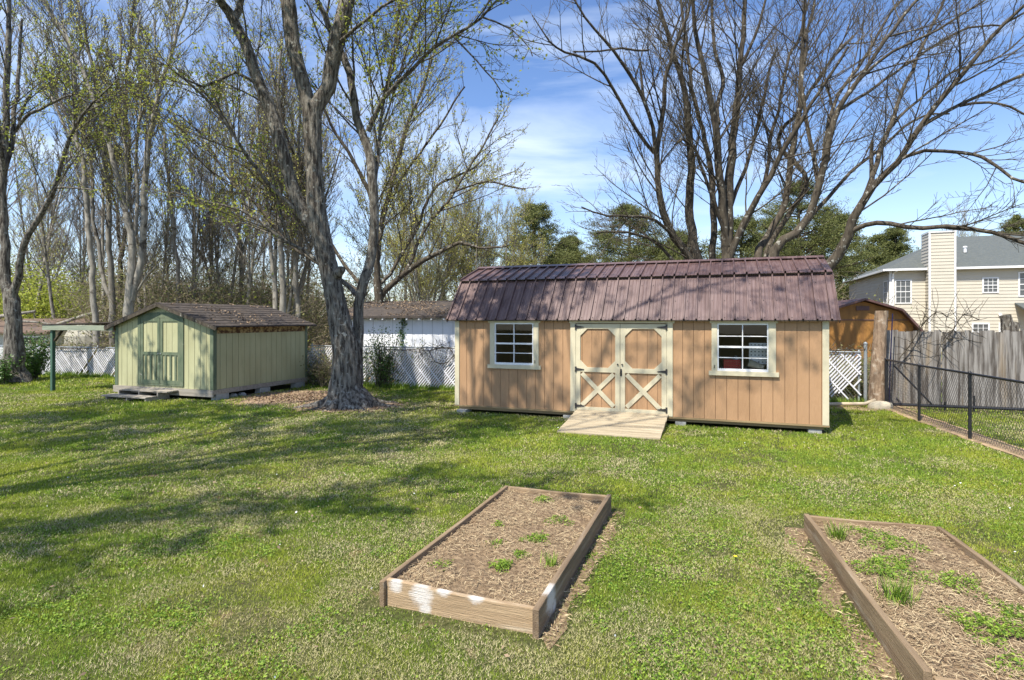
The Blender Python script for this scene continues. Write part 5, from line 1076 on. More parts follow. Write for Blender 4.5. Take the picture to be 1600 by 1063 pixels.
# --- second bare tree leaning right
TR, TW, _ = nt_(31); q5 = Z5(18.9); q = Z6(17.6)
CC = [
 ([PX(1205,600,18,50), PX(1205,520,18,46), PX(1207,480,18,36)], 9, 0),
 ([PX(1200,500,18.3,20), q5(800,1000,14,-.3), q5(850,900,12), q5(910,780,11), q5(940,560,10), q5(960,400,8), q5(975,200,7), q5(985,-20,5), q5(990,-150,3)], 0, 0.3),
 ([PX(1205,490,18,18), q5(840,980,11,.5), q5(920,830,9,.8), q5(990,700,8,1.1), q(40,540,7,2.8), q(120,420,6,3), q(230,250,5,3.2), q(330,140,4,3.4)], 0, 0.3),
 ([PX(1208,480,17.9,24), q(20,970,17,.2), q(100,900,14), q(160,830,13), q(200,700,12,-.2), q(230,560,11,-.4), q(270,420,9,-.5), q(370,280,7,-.7), q(450,160,6,-.9), q(560,20,5,-1.1), q(650,-90,3,-1.2)], 0, 0.3),
 ([q(215,620,8,-.3), q(235,480,7,0), q(300,330,6,.3), q(400,170,5,.6), q(530,-10,4,.9)], 0, 0.2),
 ([q(190,740,8,0), q(160,560,7,.5), q(140,330,6,.9), q(160,120,5,1.2), q(190,-80,4,1.5)], 0, 0.2),
 ([PX(1215,500,17.6,26), PX(1255,455,17.4,24), q(240,1030,19,-.4), q(310,900,16,-.8), q(330,840,14,-.9), q(400,720,12,-1.2), q(500,620,10,-1.6), q(600,480,9,-2), q(700,350,8,-2.3), q(800,230,7,-2.6), q(900,110,6,-2.9), q(1000,20,5,-3.2), q(1120,-80,3,-3.4)], 0, 0.35),
 ([q(312,900,10,-.8), q(380,860,8.5,-1.2), q(480,845,8,-1.7), q(600,880,7.5,-2.3), q(750,885,7,-3), q(870,890,7,-3.4), q(990,935,6,-3.8), q(1100,1000,4,-4.2)], 1, 0.3),
 ([q(495,622,7,-1.6), q(600,590,6,-2), q(750,590,6,-2.5), q(830,620,5.5,-2.8), q(900,670,5,-3), q(990,705,4.5,-3.4), q(1080,700,3,-3.6)], 1, 0.3),
 ([q(600,482,7,-2), q(700,430,6,-2.1), q(830,360,5.5,-2.2), q(990,300,5,-2.4), q(1100,250,3.5,-2.6)], 1, 0.2),
 ([q(740,410,5,-2.1), q(860,400,4.5,-2.4), q(940,430,4,-2.6), q(1040,470,3,-2.8)], 1, 0.3),
 ([q(398,722,9,-1.2), q(450,520,8,-1), q(500,400,7,-.9), q(560,270,6,-.8), q(640,100,5,-.6), q(700,-50,4,-.5)], 0, 0.25),
 ([q(335,850,7,-.9), q(395,690,7,-.9), q(402,550,6,-.9)], 3, .8),
 ([q(150,850,8,.2), q(290,700,6,.8), q(420,590,5,1.2), q(560,470,4,1.6), q(700,440,3,1.9)], 0, 0.3),
 ([q(270,425,6,-.5), q(420,330,5,0), q(560,240,4,.4), q(720,130,4,.8), q(900,100,3,1)], 0, 0.2),
 ([q(330,330,6,-.6), q(480,210,5,-1), q(640,120,4,-1.4), q(840,0,3,-1.8)], 0, 0.2),
 ([q(450,520,5,-1), q(540,420,4.5,-.6), q(700,290,4,0), q(860,240,3,.4), q(1000,130,2.5,.8)], 0, 0.2),
]
limbs(TR, TW, None, CC, oB)
finish('bare_maple_tree', (PX(1205, 0, 18, 1)[0], 18), TR, TW, [], M['barkdark'], 'leafless tree with long limbs leaning right over the orange shed and beige house')

# --- left edge tree
def Z2(z): return lambda x, y, w_, dz=0: PX(x*.489, y*.489, z+dz, w_)
TR, TW, LP = nt_(41); q = Z2(18.8)
oL = dict(oN, maxl=4, dens=[1.4, 2.8, 4.5, 5], leafd=3.5, maxL=3.2, minr=0.008, ws=0.8)
limbs(TR, TW, LP, [
 ([PX(20,600,18.8,70), PX(20,588,18.8,52), PX(20,570,18.8,38), PX(21,540,18.8,32), PX(20,500,18.8,26), PX(18,470,18.8,27), q(22,900,18), q(10,700,15), q(14,500,14), q(20,350,11), q(25,150,9), q(30,0,7), q(40,-150,4)], 0, 0.4),
 ([PX(20,480,18.8,22), q(48,930,15), q(60,880,13,-.2), q(80,780,11,-.4), q(115,710,10,-.6), q(160,630,9,-.8), q(200,520,8,-1), q(240,410,6,-1.2), q(300,330,4,-1.4), q(380,250,2.5,-1.5)], 0, 0.4),
 ([q(16,540,10), q(50,440,8,.3), q(56,330,7,.5), q(66,200,6,.7), q(70,60,4,.9)], 0, 0.3),
 ([q(50,420,6,.3), q(75,380,6,0), q(150,330,5,-.5), q(230,310,4,-1), q(300,320,3,-1.2), q(370,310,2,-1.5)], 1, 0.2),
 ([q(100,300,4), q(60,385,5,.3)], 2, 0.2),
 ([q(14,560,8), q(0,420,7,-.5), q(-30,250,5,-.8), q(-40,50,4,-1)], 0, 0.2),
 ([q(180,600,5,-1), q(240,600,3,-1.2), q(310,610,2,-1.4)], 2, 0.2)], oL)
finish('yard_tree', (PX(20, 0, 18.8, 1)[0], 18.8), TR, TW, LP, M['bark'], 'large forked tree at the left edge beside the green bush', leafm=M['leaf'], leafs=0.075, clump=2)

# --- slender trunks behind the green shed
oS = dict(maxl=3, dens=[1.9, 4.2, 6.5], leaflv=1, ratio=0.30, ang=32, minr=0.008, wob=0.09, trop=0.45, leafd=4.0, maxL=3.2, upb=0.3, ws=0.72)
def slender(seed, z, rows, label, leafm=None, barkm=None, lf=2.4, ls=0.075, cl=2):
    TR, TW, LP = nt_(seed); q = Z2(z); o = dict(oS, leafd=lf if leafm else 0)
    b = rows[0][0]; limbs(TR, TW, LP, [([q(*p) for p in K], 0, 0.3) for K in rows], o)
    bx = q(*b)[0]; return finish('slender_tree', (bx, z), TR, TW, LP if leafm else [], barkm or M['barkpale'], label, leafm=leafm, leafs=ls, clump=cl)
slender(51, 24, [[(308,1110,14), (305,1030,13), (290,820,11), (270,560,10), (240,400,9), (235,200,8), (170,60,6), (120,-100,4)], [(262,500,6), (200,380,5,.4), (120,230,4,.8), (60,80,3,1)]], 'slender grey tree just left of the green shed gable, left of a twin trunk')
slender(52, 25, [[(362,1120,14), (360,1020,13), (350,800,11), (345,600,10), (325,400,9), (290,200,7), (250,0,5), (230,-120,3)], [(355,960,9), (315,850,8,.3), (300,650,7,.6), (270,450,6,.9), (180,300,5,1.2), (100,150,3,1.4)]], 'slender grey tree rising behind the left roof slope of the green shed', M['bud'])
slender(53, 22.5, [[(415,1120,24), (412,1000,21), (420,880,17), (425,780,15), (400,680,12), (370,560,11), (330,400,9), (270,240,8), (200,100,6), (120,-40,4)], [(420,960,16), (445,860,14), (462,700,13), (465,560,12), (480,430,11), (510,300,9), (550,170,7), (590,20,5), (620,-120,3)],
  [(425,760,8), (438,600,7,.4), (440,430,6,.6), (445,250,5,.8), (450,50,4,1)], [(405,690,6), (400,480,6,.5), (390,280,5,.9), (380,80,4,1.1)], [(440,930,5), (480,870,4,-.4), (500,850,3,-.6)]], 'twin trunked grey tree with wide arching limbs behind the green shed roof', M['bud'], lf=1.6)
slender(54, 27, [[(572,1110,10), (570,970,9), (560,820,8.5), (545,650,8), (525,480,6.5), (505,350,5), (500,200,4), (490,50,3)]], 'single slim grey tree standing behind the ridge of the green shed', M['bud'])
slender(55, 29, [[(385,1110,10), (385,900,9), (400,700,8), (410,500,7), (400,300,6), (420,100,5), (430,-100,3)], [(392,820,6), (360,600,5,.4), (320,350,4,.8)]], 'thin dark tree between the twin trunked tree and its left neighbour', barkm=M['barkdark'])
slender(56, 31, [[(770,1110,9), (768,950,8), (765,800,8), (740,600,7), (735,400,6), (700,200,5)], [(765,850,6), (800,700,5,.4), (795,560,4,.8), (810,400,3)]], 'forked thin tree left of the big forked tree, above the green shed roof', M['bud'])
# the woods: one set of prototype trees copied with different sizes
def wild(seed, h, fork, leafm=None, ls=0.085, lf=1.8, bk='barkpale', lean=0.05, rad=0.11, ratio=0.24, ang=36):
    TR, TW, LP = nt_(seed); r = TR.r; o = dict(maxl=3, leaflv=1, dens=[2.6, 3.6, 5.0], ratio=ratio, ang=ang, minr=0.011, wob=0.08, trop=0.5, leafd=lf if leafm else 0, maxL=4, upb=0.3)
    for f in range(fork):
        d = np.array([r.normal(0, lean)+0.12*f*r.choice([-1, 1]), r.normal(0, lean), 1.0]); d /= np.linalg.norm(d)
        hh = h*(1-0.12*f); P = path(r, np.array([0.0, 0, 0]) if f == 0 else np.array([0, 0, 0.4]), d, hh, 16, 0.035, 0.2); R_ = rad*(1-0.15*f)*(1-0.85*np.linspace(0, 1, 17)**1.1); TR.tube(P, R_, 8); kids(TR, TW, LP, P, R_, hh, 0, o, 0.28)
    V = TR
    E = empty('woodland_tree', (0, 0, 0), 0); TR.mesh('trunk', M[bk], E); TW.mesh('twigs', M['twiglight'], E)
    if leafm and LP:
        C = np.repeat(np.array(LP), 2, 0)+r.normal(0, 0.09, (len(LP)*2, 3)); Vq = leafquads(C, ls, 1, r); nmesh('leaves', Vq, np.arange(len(Vq)).reshape(-1, 4), leafm, {'rnd': np.repeat(r.random(len(C)), 4)}, parent=E)
    return E
protos = [wild(61, 15, 1), wild(62, 17, 2), wild(63, 14, 1, M['bud']), wild(64, 16, 3, M['bud'], lean=0.1), wild(65, 13, 2, lean=0.12), wild(66, 18, 1, bk='barkpale', rad=0.14)]
used = set()
def copy_tree(src, loc, rz, sc, label, group):
    i = id(src)
    if i not in used: used.add(i); c = src
    else:
        c = src.copy(); COL.objects.link(c)
        for chd in src.children: d = chd.copy(); COL.objects.link(d); d.parent = c
    c.location = loc; c.rotation_euler = (0, 0, rz); c.scale = (sc, sc, sc); tag(c, label, 'tree', group); return c
rw = random.Random(77)
def X_at(px, z): return (px-800)/900*z
wl = {0: 'bare slender woodland tree behind the left tree and the low house, far left', 1: 'bare slender woodland tree crowded behind the green shed', 2: 'bare slender woodland tree behind the fence between green shed and big tree', 3: 'bare slender woodland tree behind the white outbuilding'}
spots = []
for px in (-60, -10, 48, 62, 90, 118, 130): spots.append((px, rw.uniform(29, 42), 0))
for px in (160, 188, 225, 240, 262, 290, 305, 322, 338, 352, 368, 380, 392, 405): spots.append((px+rw.uniform(-4, 4), rw.uniform(26, 44), 1))
for px in (432, 440, 452, 462, 470): spots.append((px+rw.uniform(-2, 2), rw.uniform(25, 40), 2))
for px in (560, 605, 632, 655, 672, 720, 735, 762): spots.append((px+rw.uniform(-4, 4), rw.uniform(27, 42), 3))
for i, (px, z, gpi) in enumerate(spots):
    p = protos[(i*5+gpi) % 6] if gpi != 3 else protos[(2, 3, 4, 0)[i % 4]]
    s = rw.uniform(0.75, 1.05) if gpi != 3 else rw.uniform(0.45, 0.62)
    if 140 < px < 420: s = rw.uniform(0.7, 0.95)
    copy_tree(p, (X_at(px, z), z, 0), rw.uniform(0, 6.28), s, wl[gpi], ('bare trees at the far left', 'bare trees behind the green shed', 'bare trees left of the big tree', 'bare trees behind the white outbuilding')[gpi])
# two thicker trunks between the green shed roof and the big tree
slender(57, 23.5, [[(905,1120,16), (903,1000,14), (900,850,12), (893,700,10), (905,500,8), (890,300,6), (900,100,4)], [(880,1000,11), (875,900,10,.3), (862,760,8,.5), (840,550,6,.8), (820,350,4,1)]], 'pair of thick grey trunks just left of the big forked tree')
slender(58, 26, [[(952,1110,12), (955,1000,11), (950,850,10), (960,700,8), (955,480,6), (970,250,4)]], 'upright grey trunk close against the left side of the big forked tree', M['bud'])

# --- budding tree behind the white building with spreading limbs
TR, TW, LP = nt_(71); z = 22.5
def Z4(x, y, w_, dz=0): return PX(600+x*.4515, y*.4515, z+dz, w_)
def Z3(x, y, w_, dz=0): return PX(300+x*.4515, y*.4515, z+dz, w_)
oBud = dict(maxl=4, dens=[2.2, 3.4, 5.0, 5.0], ratio=0.38, ang=40, minr=0.0075, wob=0.11, trop=0.25, leafd=5, leaflv=2, maxL=3.2, upb=0.2, ws=0.8)
limbs(TR, TW, LP, [
 ([PX(596,600,z,34), PX(596,520,z,30), PX(598,480,z,24)], 9, 0),
 ([PX(598,490,z,16), Z3(650,1035,13), Z3(730,950,11,-.3), Z3(800,900,10,-.6), Z4(200,870,8,-.9), Z4(260,840,7,-1.1), Z4(330,860,5,-1.4), Z4(430,850,3,-1.8)], 0, 0.2),
 ([Z3(730,950,8,-.3), Z4(90,900,7,0), Z4(150,780,6,.2), Z4(240,660,5,.4), Z4(330,530,4,.6), Z4(400,400,2.5,.8)], 0, 0.2),
 ([Z4(230,670,4,.4), Z4(350,635,3.5,0), Z4(430,645,3,-.3), Z4(490,655,2,-.5)], 1, 0.1),
 ([PX(597,495,z,14), Z3(640,1000,12,.4), Z3(650,800,11,.7), Z3(690,650,9,1), Z3(740,450,7,1.3), Z3(800,300,5,1.6), Z3(850,150,3,1.9)], 0, 0.25),
 ([PX(597,490,z,14), Z3(640,900,10,-.3), Z3(625,700,9,-.6), Z3(560,560,7,-.9), Z3(480,430,5,-1.2), Z3(420,300,3,-1.5)], 0, 0.25),
 ([Z3(600,1020,9), Z3(540,980,8,.3), Z3(420,900,7,.6), Z3(300,800,6,.9), Z3(200,690,5,1.1), Z3(90,560,4,1.3), Z3(0,440,3,1.5), Z3(-90,380,2,1.6)], 0, 0.3),
 ([Z3(420,900,6,.6), Z3(340,740,6,.3), Z3(230,600,5,0), Z3(130,430,4,-.3), Z3(40,320,3,-.6), Z3(-60,230,2,-.8)], 0, 0.2),
 ([Z3(600,1000,8,.3), Z3(470,820,6,.9), Z3(360,560,5,1.3), Z3(300,350,4,1.6), Z3(260,150,2,1.9)], 0, 0.25),
 ([Z3(700,660,6,1), Z4(100,560,5,.7), Z4(200,430,4,.4), Z4(280,300,3,.1)], 0, 0.2),
 ([Z3(655,980,7,.4), Z3(760,820,6,.8), Z4(180,640,5,1.1), Z4(290,600,4,1.3), Z4(370,520,2.5,1.5)], 0, 0.2),
 ], oBud)
finish('budding_tree', (PX(596, 0, z, 1)[0], z), TR, TW, LP, M['barkdark'], 'wide spreading tree with yellow green buds behind the white outbuilding', leafm=M['bud'], leafs=0.075, clump=1)
for i, (px, z, sc_, lb) in enumerate(((668, 27, 0.62, 'pale budding tree left of the white barked sycamore'), (742, 29, 0.66, 'pale budding tree above the left end of the tan shed roof'), (782, 33, 0.60, 'small pale budding tree close to the round topped evergreen'), (632, 30, 0.8, 'pale budding tree just right of the big tree second stem'))):
    c = wild(171+i, 14, 4, M['bud'], lean=0.18, rad=0.12, ratio=0.34, ang=44, lf=4.0, ls=0.085); c.location = (X_at(px, z), z, 0); c.scale = (sc_, sc_, sc_); tag(c, lb, 'tree', 'pale budding trees behind the white outbuilding')
# white sycamore
TR, TW, _ = nt_(81); q = lambda a, b, c, d=0: PX(a, b, 31+d, c)
limbs(TR, TW, None, [([q(693,540,12), q(693,470,11), q(692,440,9), q(700,420,7), q(712,395,5), q(718,360,4), q(720,320,2)], 0, 0.3), ([q(692,440,7), q(686,415,5), q(672,395,4), q(660,360,3)], 0, 0.2), ([q(697,425,4), q(708,405,4), q(735,385,3), q(750,350,2)], 0, 0.2)], dict(oS, leafd=0, maxl=3))
finish('sycamore_tree', (PX(693, 0, 31, 1)[0], 31), TR, TW, [], M['sycamore'], 'pale white barked sycamore above the white outbuilding roof', twm=M['sycamore'])

# --- evergreen trees
def pine(name, px, z, top, half, label, seed, bot=470, round_=0.5, n=3000):
    r = np.random.default_rng(seed); H = CAMH+(499-top)/900*z; Rm = half*1.3/900*z; zb_ = max(1.0, CAMH+(499-bot)/900*z-0.5); E = empty(name, (X_at(px, z), z, 0), 0, label, 'tree')
    T = TB(seed); T.tube(np.array([[0, 0, 0], [0.1, 0, H*0.4], [-0.05, 0.1, H*0.75], [0, 0, H*0.97]]), np.array([0.022, 0.017, 0.011, 0.003])*H, 8)
    pts = []; nb = int(60+H*3)
    for i in range(nb):
        t = r.random()**0.8; hz_ = zb_+(H-zb_)*t; env = Rm*(math.sin(min(1, (1-t)*1.25+0.06)*math.pi/2)**0.8)*(0.55+0.65*r.random())*(1 if t > 0.18 else 0.75); a = r.uniform(0, 6.283); d = np.array([math.cos(a), math.sin(a), r.uniform(-0.1, 0.45)])
        P = path(r, np.array([0, 0, max(hz_-env*0.25, 0.5)]), d/np.linalg.norm(d), env, 6, 0.12, 0.2); T.tube(P, np.linspace(0.05, 0.015, 7)*H/10, 3)
        for k in range(int(6+env*3)):
            q_ = r.uniform(0.35, 1.0)*6; j = int(min(q_, 5)); c = P[j]+(P[j+1]-P[j])*(q_-j)+r.normal(0, 0.12*env**0.5, 3); pts.append((c, 0.20+0.28*r.random()))
    C = []; 
    per = max(14, int(n*16/len(pts)))
    for c, s_ in pts: C.append(c+r.normal(0, s_*0.48, (per, 3))*np.array([1, 1, 0.45]))
    C = np.concatenate(C); V = leafquads(C, 0.15*z/45+0.02, 1.0, r, 0.25); T.mesh('trunk', M['barkdark'], E)
    sh = np.repeat(np.clip(r.normal(0.45, 0.25, len(C)), 0, 1), 4); nmesh('foliage', V, np.arange(len(V)).reshape(-1, 4), M['pine'], {'rnd': sh}, parent=E); return E
pine('pine_tree', 836, 42, 320, 62, 'round topped dark evergreen above the left half of the tan shed roof', 91, 430)
pine('pine_tree', 890, 47, 372, 34, 'shorter dark evergreen just right of the round topped one', 92, 430)
pine('pine_tree', 985, 40, 322, 68, 'broad dark evergreen seen behind the lower left limbs of the bare trees', 93, 430)
pine('pine_tree', 1060, 44, 365, 45, 'dark evergreen behind the stems of the middle bare tree', 94, 430)
pine('pine_tree', 1250, 34, 283, 75, 'tallest dark evergreen behind the right half of the tan shed roof', 95, 440)
pine('pine_tree', 1160, 38, 340, 55, 'dark evergreen between the two bare trees', 96, 440)
pine('pine_tree', 1312, 56, 335, 50, 'dark evergreen above the orange shed beside the house', 97, 500)
pine('pine_tree', 1400, 60, 358, 45, 'dark evergreen behind the left end of the beige house roof', 98, 480)
pine('pine_tree', 1592, 60, 338, 32, 'dark evergreen top peeking over the beige house roof at the right edge', 99, 430)
pine('pine_tree', 1288, 56, 325, 58, 'dark evergreen behind the right leaning bare tree, next to the tallest one', 191, 500)
pine('pine_tree', 1205, 42, 345, 50, 'low dark evergreen filling the gap left of the tallest one', 192, 450)
pine('pine_tree', 1372, 62, 368, 50, 'low dark evergreen close to the left corner of the beige house', 193, 500)
for i, (px, z, s, lb) in enumerate(((1430, 62, 0.78, 'small reddish bare tree over the house roof left of the chimney'), (1478, 66, 0.85, 'small bare tree directly behind the chimney'), (1520, 64, 0.82, 'small bare tree over the middle of the beige house roof'), (1555, 68, 0.80, 'small bare tree over the right part of the beige house roof'))):
    copy_tree(protos[(4, 1, 3, 4)[i]], (X_at(px, z), z, 0), i*1.7, s, lb, None)

# --- understory and far wood
def brushmass(name, xr, zr_, hr, n, leafn, label, m1, m2, seed, hgt=3.0):
    r = np.random.default_rng(seed); T = TB(seed); LPp = []
    for i in range(n):
        px = r.uniform(*xr); z = r.uniform(*zr_); base = np.array([X_at(px, z), z, 0]); h = r.uniform(*hr)
        for k in range(4):
            d = np.array([r.normal(0, 0.45), r.normal(0, 0.45), 1]); d /= np.linalg.norm(d); P = path(r, base, d, h*r.uniform(0.6, 1), 6, 0.18, 0.1); T.tube(P, np.linspace(0.022, 0.008, 7)*z/30, 3)
            for j in range(7):
                b = P[r.integers(2, 7)]; dd = r.normal(size=3); dd[2] = abs(dd[2])*0.7; dd /= np.linalg.norm(dd); Q = path(r, b, dd, h*0.35, 4, 0.25, 0.1); T.tube(Q, np.linspace(0.012, 0.006, 5)*z/30, 3)
                LPp += [Q[t_] for t_ in (1, 2, 3, 4)][:leafn]
    V = np.concatenate(T.V); F = np.concatenate(T.F); o = nmesh(name, V, F, M['brush'], {'rnd': np.repeat(r.random(len(V)//7+8), 7)[:len(V)]}); tag(o, label, 'undergrowth', kind='stuff')
    if leafn:
        C = np.repeat(np.array(LPp), 3, 0)+r.normal(0, 0.16, (len(LPp)*3, 3)); V = leafquads(C, 0.11*np.mean(zr_)/30, 1, r, 0.6)
        o2 = nmesh(name+'_leaves', V, np.arange(len(V)).reshape(-1, 4), m2, {'rnd': np.repeat(r.random(len(C)), 4)}); tag(o2, label.replace('tangled', 'leaves on the tangled'), 'foliage', kind='stuff')
brushmass('undergrowth', (150, 470), (26, 36), (2.2, 5.2), 300, 2, 'tangled olive brown brush filling the woods behind the green shed', None, M['under'], 101)
brushmass('thicket', (-250, 520), (38, 60), (4, 9), 300, 2, 'tangled distant thicket along the back of the left woods', None, M['under'], 102)
brushmass('hedgerow', (520, 900), (34, 50), (2.5, 5.0), 170, 2, 'tangled brush behind the white outbuilding', None, M['under'], 103)
brushmass('scrub', (860, 1360), (24, 34), (2.0, 4.2), 110, 2, 'tangled vines and scrub behind the ridge of the tan shed', None, M['under'], 104)
brushmass('fence_brush', (478, 722), (17.4, 19.6), (0.8, 1.25), 90, 1, 'tangled dark brush filling the gap between slatted fence and white outbuilding', None, M['under'], 105)
brushmass('fence_brush', (20, 172), (21.2, 24), (0.8, 1.3), 80, 1, 'tangled brush behind the slatted fence seen beneath the lean-to', None, M['under'], 106)
brushmass('fence_brush', (1288, 1362), (14.5, 17.5), (0.7, 1.35), 50, 2, 'tangled brush behind the slatted fence next to the orange shed', None, M['under'], 107)
brushmass('treeline', (830, 1250), (46, 60), (5.0, 9.0), 260, 0, 'tangled grey brown crowns of the distant trees behind the tan shed', None, M['under'], 108)
# green young saplings low on the left
for i, (px, z, s, n, lb) in enumerate(((60, 33, 2.1, 4200, 'bright green leafy sapling right of the left tree, above the low house roof'), (92, 33, 2.2, 4600, 'bright green leafy sapling left of the lean-to roof'), (122, 35, 2.2, 4200, 'bright green leafy sapling directly above the lean-to roof'), (2, 34, 2.4, 4200, 'bright green leafy sapling behind the left tree at the very left edge'), (395, 27, 1.2, 1300, 'small leafy evergreen shrub above the far end of the green shed roof'))):
    r = np.random.default_rng(400+i); T = TB(400+i); E = empty('sapling', (X_at(px, z), z, 0), 0, lb, 'sapling'); pts = []
    for k in range(16):
        d = np.array([r.normal(0, 0.4), r.normal(0, 0.4), 1]); P = path(r, np.zeros(3), d/np.linalg.norm(d), s*2.1*r.uniform(0.6, 1.2), 8, 0.15, 0.1); T.tube(P, np.linspace(0.035, 0.01, 9), 4); pts += [P[j] for j in range(3, 9)]
    T.mesh('stems', M['barkdark'], E); C = np.array(pts)[r.integers(0, len(pts), n)]+r.normal(0, 0.5, (n, 3))*np.array([1.6, 1, 0.7]); V = leafquads(C, 0.15, 0.6, r, 0.6); nmesh('leaves', V, np.arange(len(V)).reshape(-1, 4), M['leaf'], {'rnd': np.repeat(r.random(n), 4)}, parent=E)

# --- bush at the left tree, ivy on the fence, vine on the white wall, vines
def bush(name, loc, rad, n, size, m, label, seed, cat='bush', stems=14):
    r = np.random.default_rng(seed); E = empty(name, loc, 0, label, cat); T = TB(seed); pts = []
    for k in range(stems):
        d = np.array([r.normal(0, rad[0]), r.normal(0, rad[1]), rad[2]]); L_ = np.linalg.norm(d)*r.uniform(0.5, 1.0); P = path(r, np.array([r.normal(0, rad[0]*0.3), 0, 0]), d/np.linalg.norm(d), L_, 7, 0.18, 0); T.tube(P, np.linspace(0.014, 0.005, 8), 4); pts += [P[j] for j in range(2, 8)]
    T.mesh('stems', M['barkdark'], E); C = np.array(pts)[r.integers(0, len(pts), n)]+r.normal(0, 0.11, (n, 3)); C = C[C[:,2] > 0.01]; V = leafquads(C, size, 0.8, r, 0.6); nmesh('leaves', V, np.arange(len(V)).reshape(-1, 4), m, {'rnd': np.repeat(r.random(len(C)), 4)}, parent=E); return E
bush('bush', (X_at(48, 19.6), 19.6, 0), (0.36, 0.3, 1.5), 4200, 0.075, M['ivy'], 'dark green leafy bush right beside the left tree', 501, stems=40)
bush('bush', (X_at(4, 18.2), 18.2, 0), (0.35, 0.3, 0.9), 1500, 0.07, M['ivy'], 'dark green leafy bush at the left edge in front of the left tree', 502, stems=22)
bush('ivy_shrub', (X_at(597, 17.4), 17.35, 0), (0.36, 0.12, 1.75), 2000, 0.06, M['ivy'], 'loose leafy shrub growing through the slatted fence right of the big tree', 503, stems=30)
bush('ivy_shrub', (X_at(498, 17.8), 17.9, 0), (0.5, 0.1, 0.7), 500, 0.05, M['ivy'], 'thin ivy low on the slatted fence left of the big tree', 504, stems=14)
def vine(name, pts, w_, n, label, seed, size=0.05, m='ivy'):
    r = np.random.default_rng(seed); P = smooth_path([[*p, 0.008] for p in pts], 0.08)[:,:3]; E = empty(name, tuple(P[0]), 0, label, 'vine'); T = TB(seed); T.tube(P-P[0]+r.normal(0, 0.008, P.shape), np.full(len(P), 0.007), 4); T.mesh('stem', M['barkdark'], E)
    C = P[r.integers(0, len(P), n)]-P[0]+r.normal(0, 1, (n, 3))*np.array([w_, 0.025, w_*0.6]); V = leafquads(C, size, 0.8, r, 0.8); nmesh('leaves', V, np.arange(len(V)).reshape(-1, 4), M[m], {'rnd': np.repeat(r.random(n), 4)}, parent=E)
fy = lambda px, off=-0.06: next((z_ for z_ in [16.2/(1+0.30*(px-800)/900)]), None)
def F3(px, py, off=0.07):
    a = (px-800)/900; x = a*17
    for _ in range(12): x = a*(float(fenceline(np.array(x)))-off)
    y = float(fenceline(np.array(x)))-off; return (x, y, CAMH+(499-py)/900*y)
def W3(px, py, off=0.06):
    a = (px-800)/900; t = math.tan(wba); y = (wbO[1]-t*wbO[0]-off)/(1-a*t); return (a*y, y, CAMH+(499-py)/900*y)
vine('ivy_vine', [W3(628, 590), W3(628, 545), W3(627, 520), W3(631, 500)], 0.075, 420, 'narrow ivy vine climbing the white outbuilding wall', 511, 0.065)
vine('ivy_vine', [F3(592, 545), F3(592, 570), F3(598, 585), F3(622, 596)], 0.07, 200, 'ivy trailing across the slatted fence right of the leafy shrub', 512)
vine('ivy_vine', [F3(603, 555), F3(606, 560), F3(608, 572)], 0.08, 110, 'short ivy clump hanging on the slatted fence top', 513)
vine('ivy_vine', [F3(572, 600), F3(573, 575), F3(570, 550)], 0.12, 260, 'ivy tight against the right side of the big tree trunk on the fence', 514)
def barevine(pts, label, seed, n=26, spread=0.35):
    r = np.random.default_rng(seed); P = smooth_path([[*p, 0.012] for p in pts], 0.15)[:,:3]; T = TB(seed); b = P[0].copy(); P = P-b; T.tube(P, np.full(len(P), 0.012), 5)
    for k in range(n):
        p = P[r.integers(0, len(P))]; d = r.normal(size=3)*np.array([1, 0.35, 0.8]); d /= np.linalg.norm(d); T.tube(path(r, p, d, r.uniform(0.2, spread*2), 6, 0.35, 0), np.linspace(0.007, 0.004, 7), 3)
    o = T.mesh('bare_vine', M['barkdark'], None); o.location = tuple(b); tag(o, label, 'vine')
barevine([F3(655, 548), F3(672, 548), F3(690, 543), F3(712, 545)], 'tangle of bare vines on the fence top next to the tan shed', 521, 60, 0.3)
barevine([F3(672, 552), F3(680, 566), F3(695, 568), F3(706, 560), F3(712, 552)], 'loop of bare vine hanging on the slatted fence beside the tan shed', 522, 6, 0.1)
barevine([F3(600, 546), F3(630, 547), F3(660, 545)], 'thin bare vine running along the slatted fence top above the ivy', 523, 20, 0.15)
barevine([F3(1296, 548), F3(1320, 546), F3(1352, 547)], 'bare vine along the fence top right of the tan shed', 524, 20, 0.15)
def W4(px, py, off=0.12):
    a = (px-800)/900; t = wd_.y/wd_.x; y = (13.85-t*8.95-off)/(1-a*t); return (a*y, y, CAMH+(499-py)/900*y)
barevine([W4(1405, 560), W4(1425, 535), W4(1440, 510), W4(1462, 488), W4(1480, 495)], 'bare vine climbing the left part of the wooden fence', 525, 40, 0.4)
barevine([W4(1470, 540), W4(1490, 515), W4(1505, 492), W4(1530, 500)], 'bare vine arching above the middle of the wooden fence', 526, 36, 0.4)
barevine([F3(85, 544), F3(120, 545), F3(165, 543)], 'bare vine along the slatted fence top beneath the lean-to', 527, 40, 0.25)
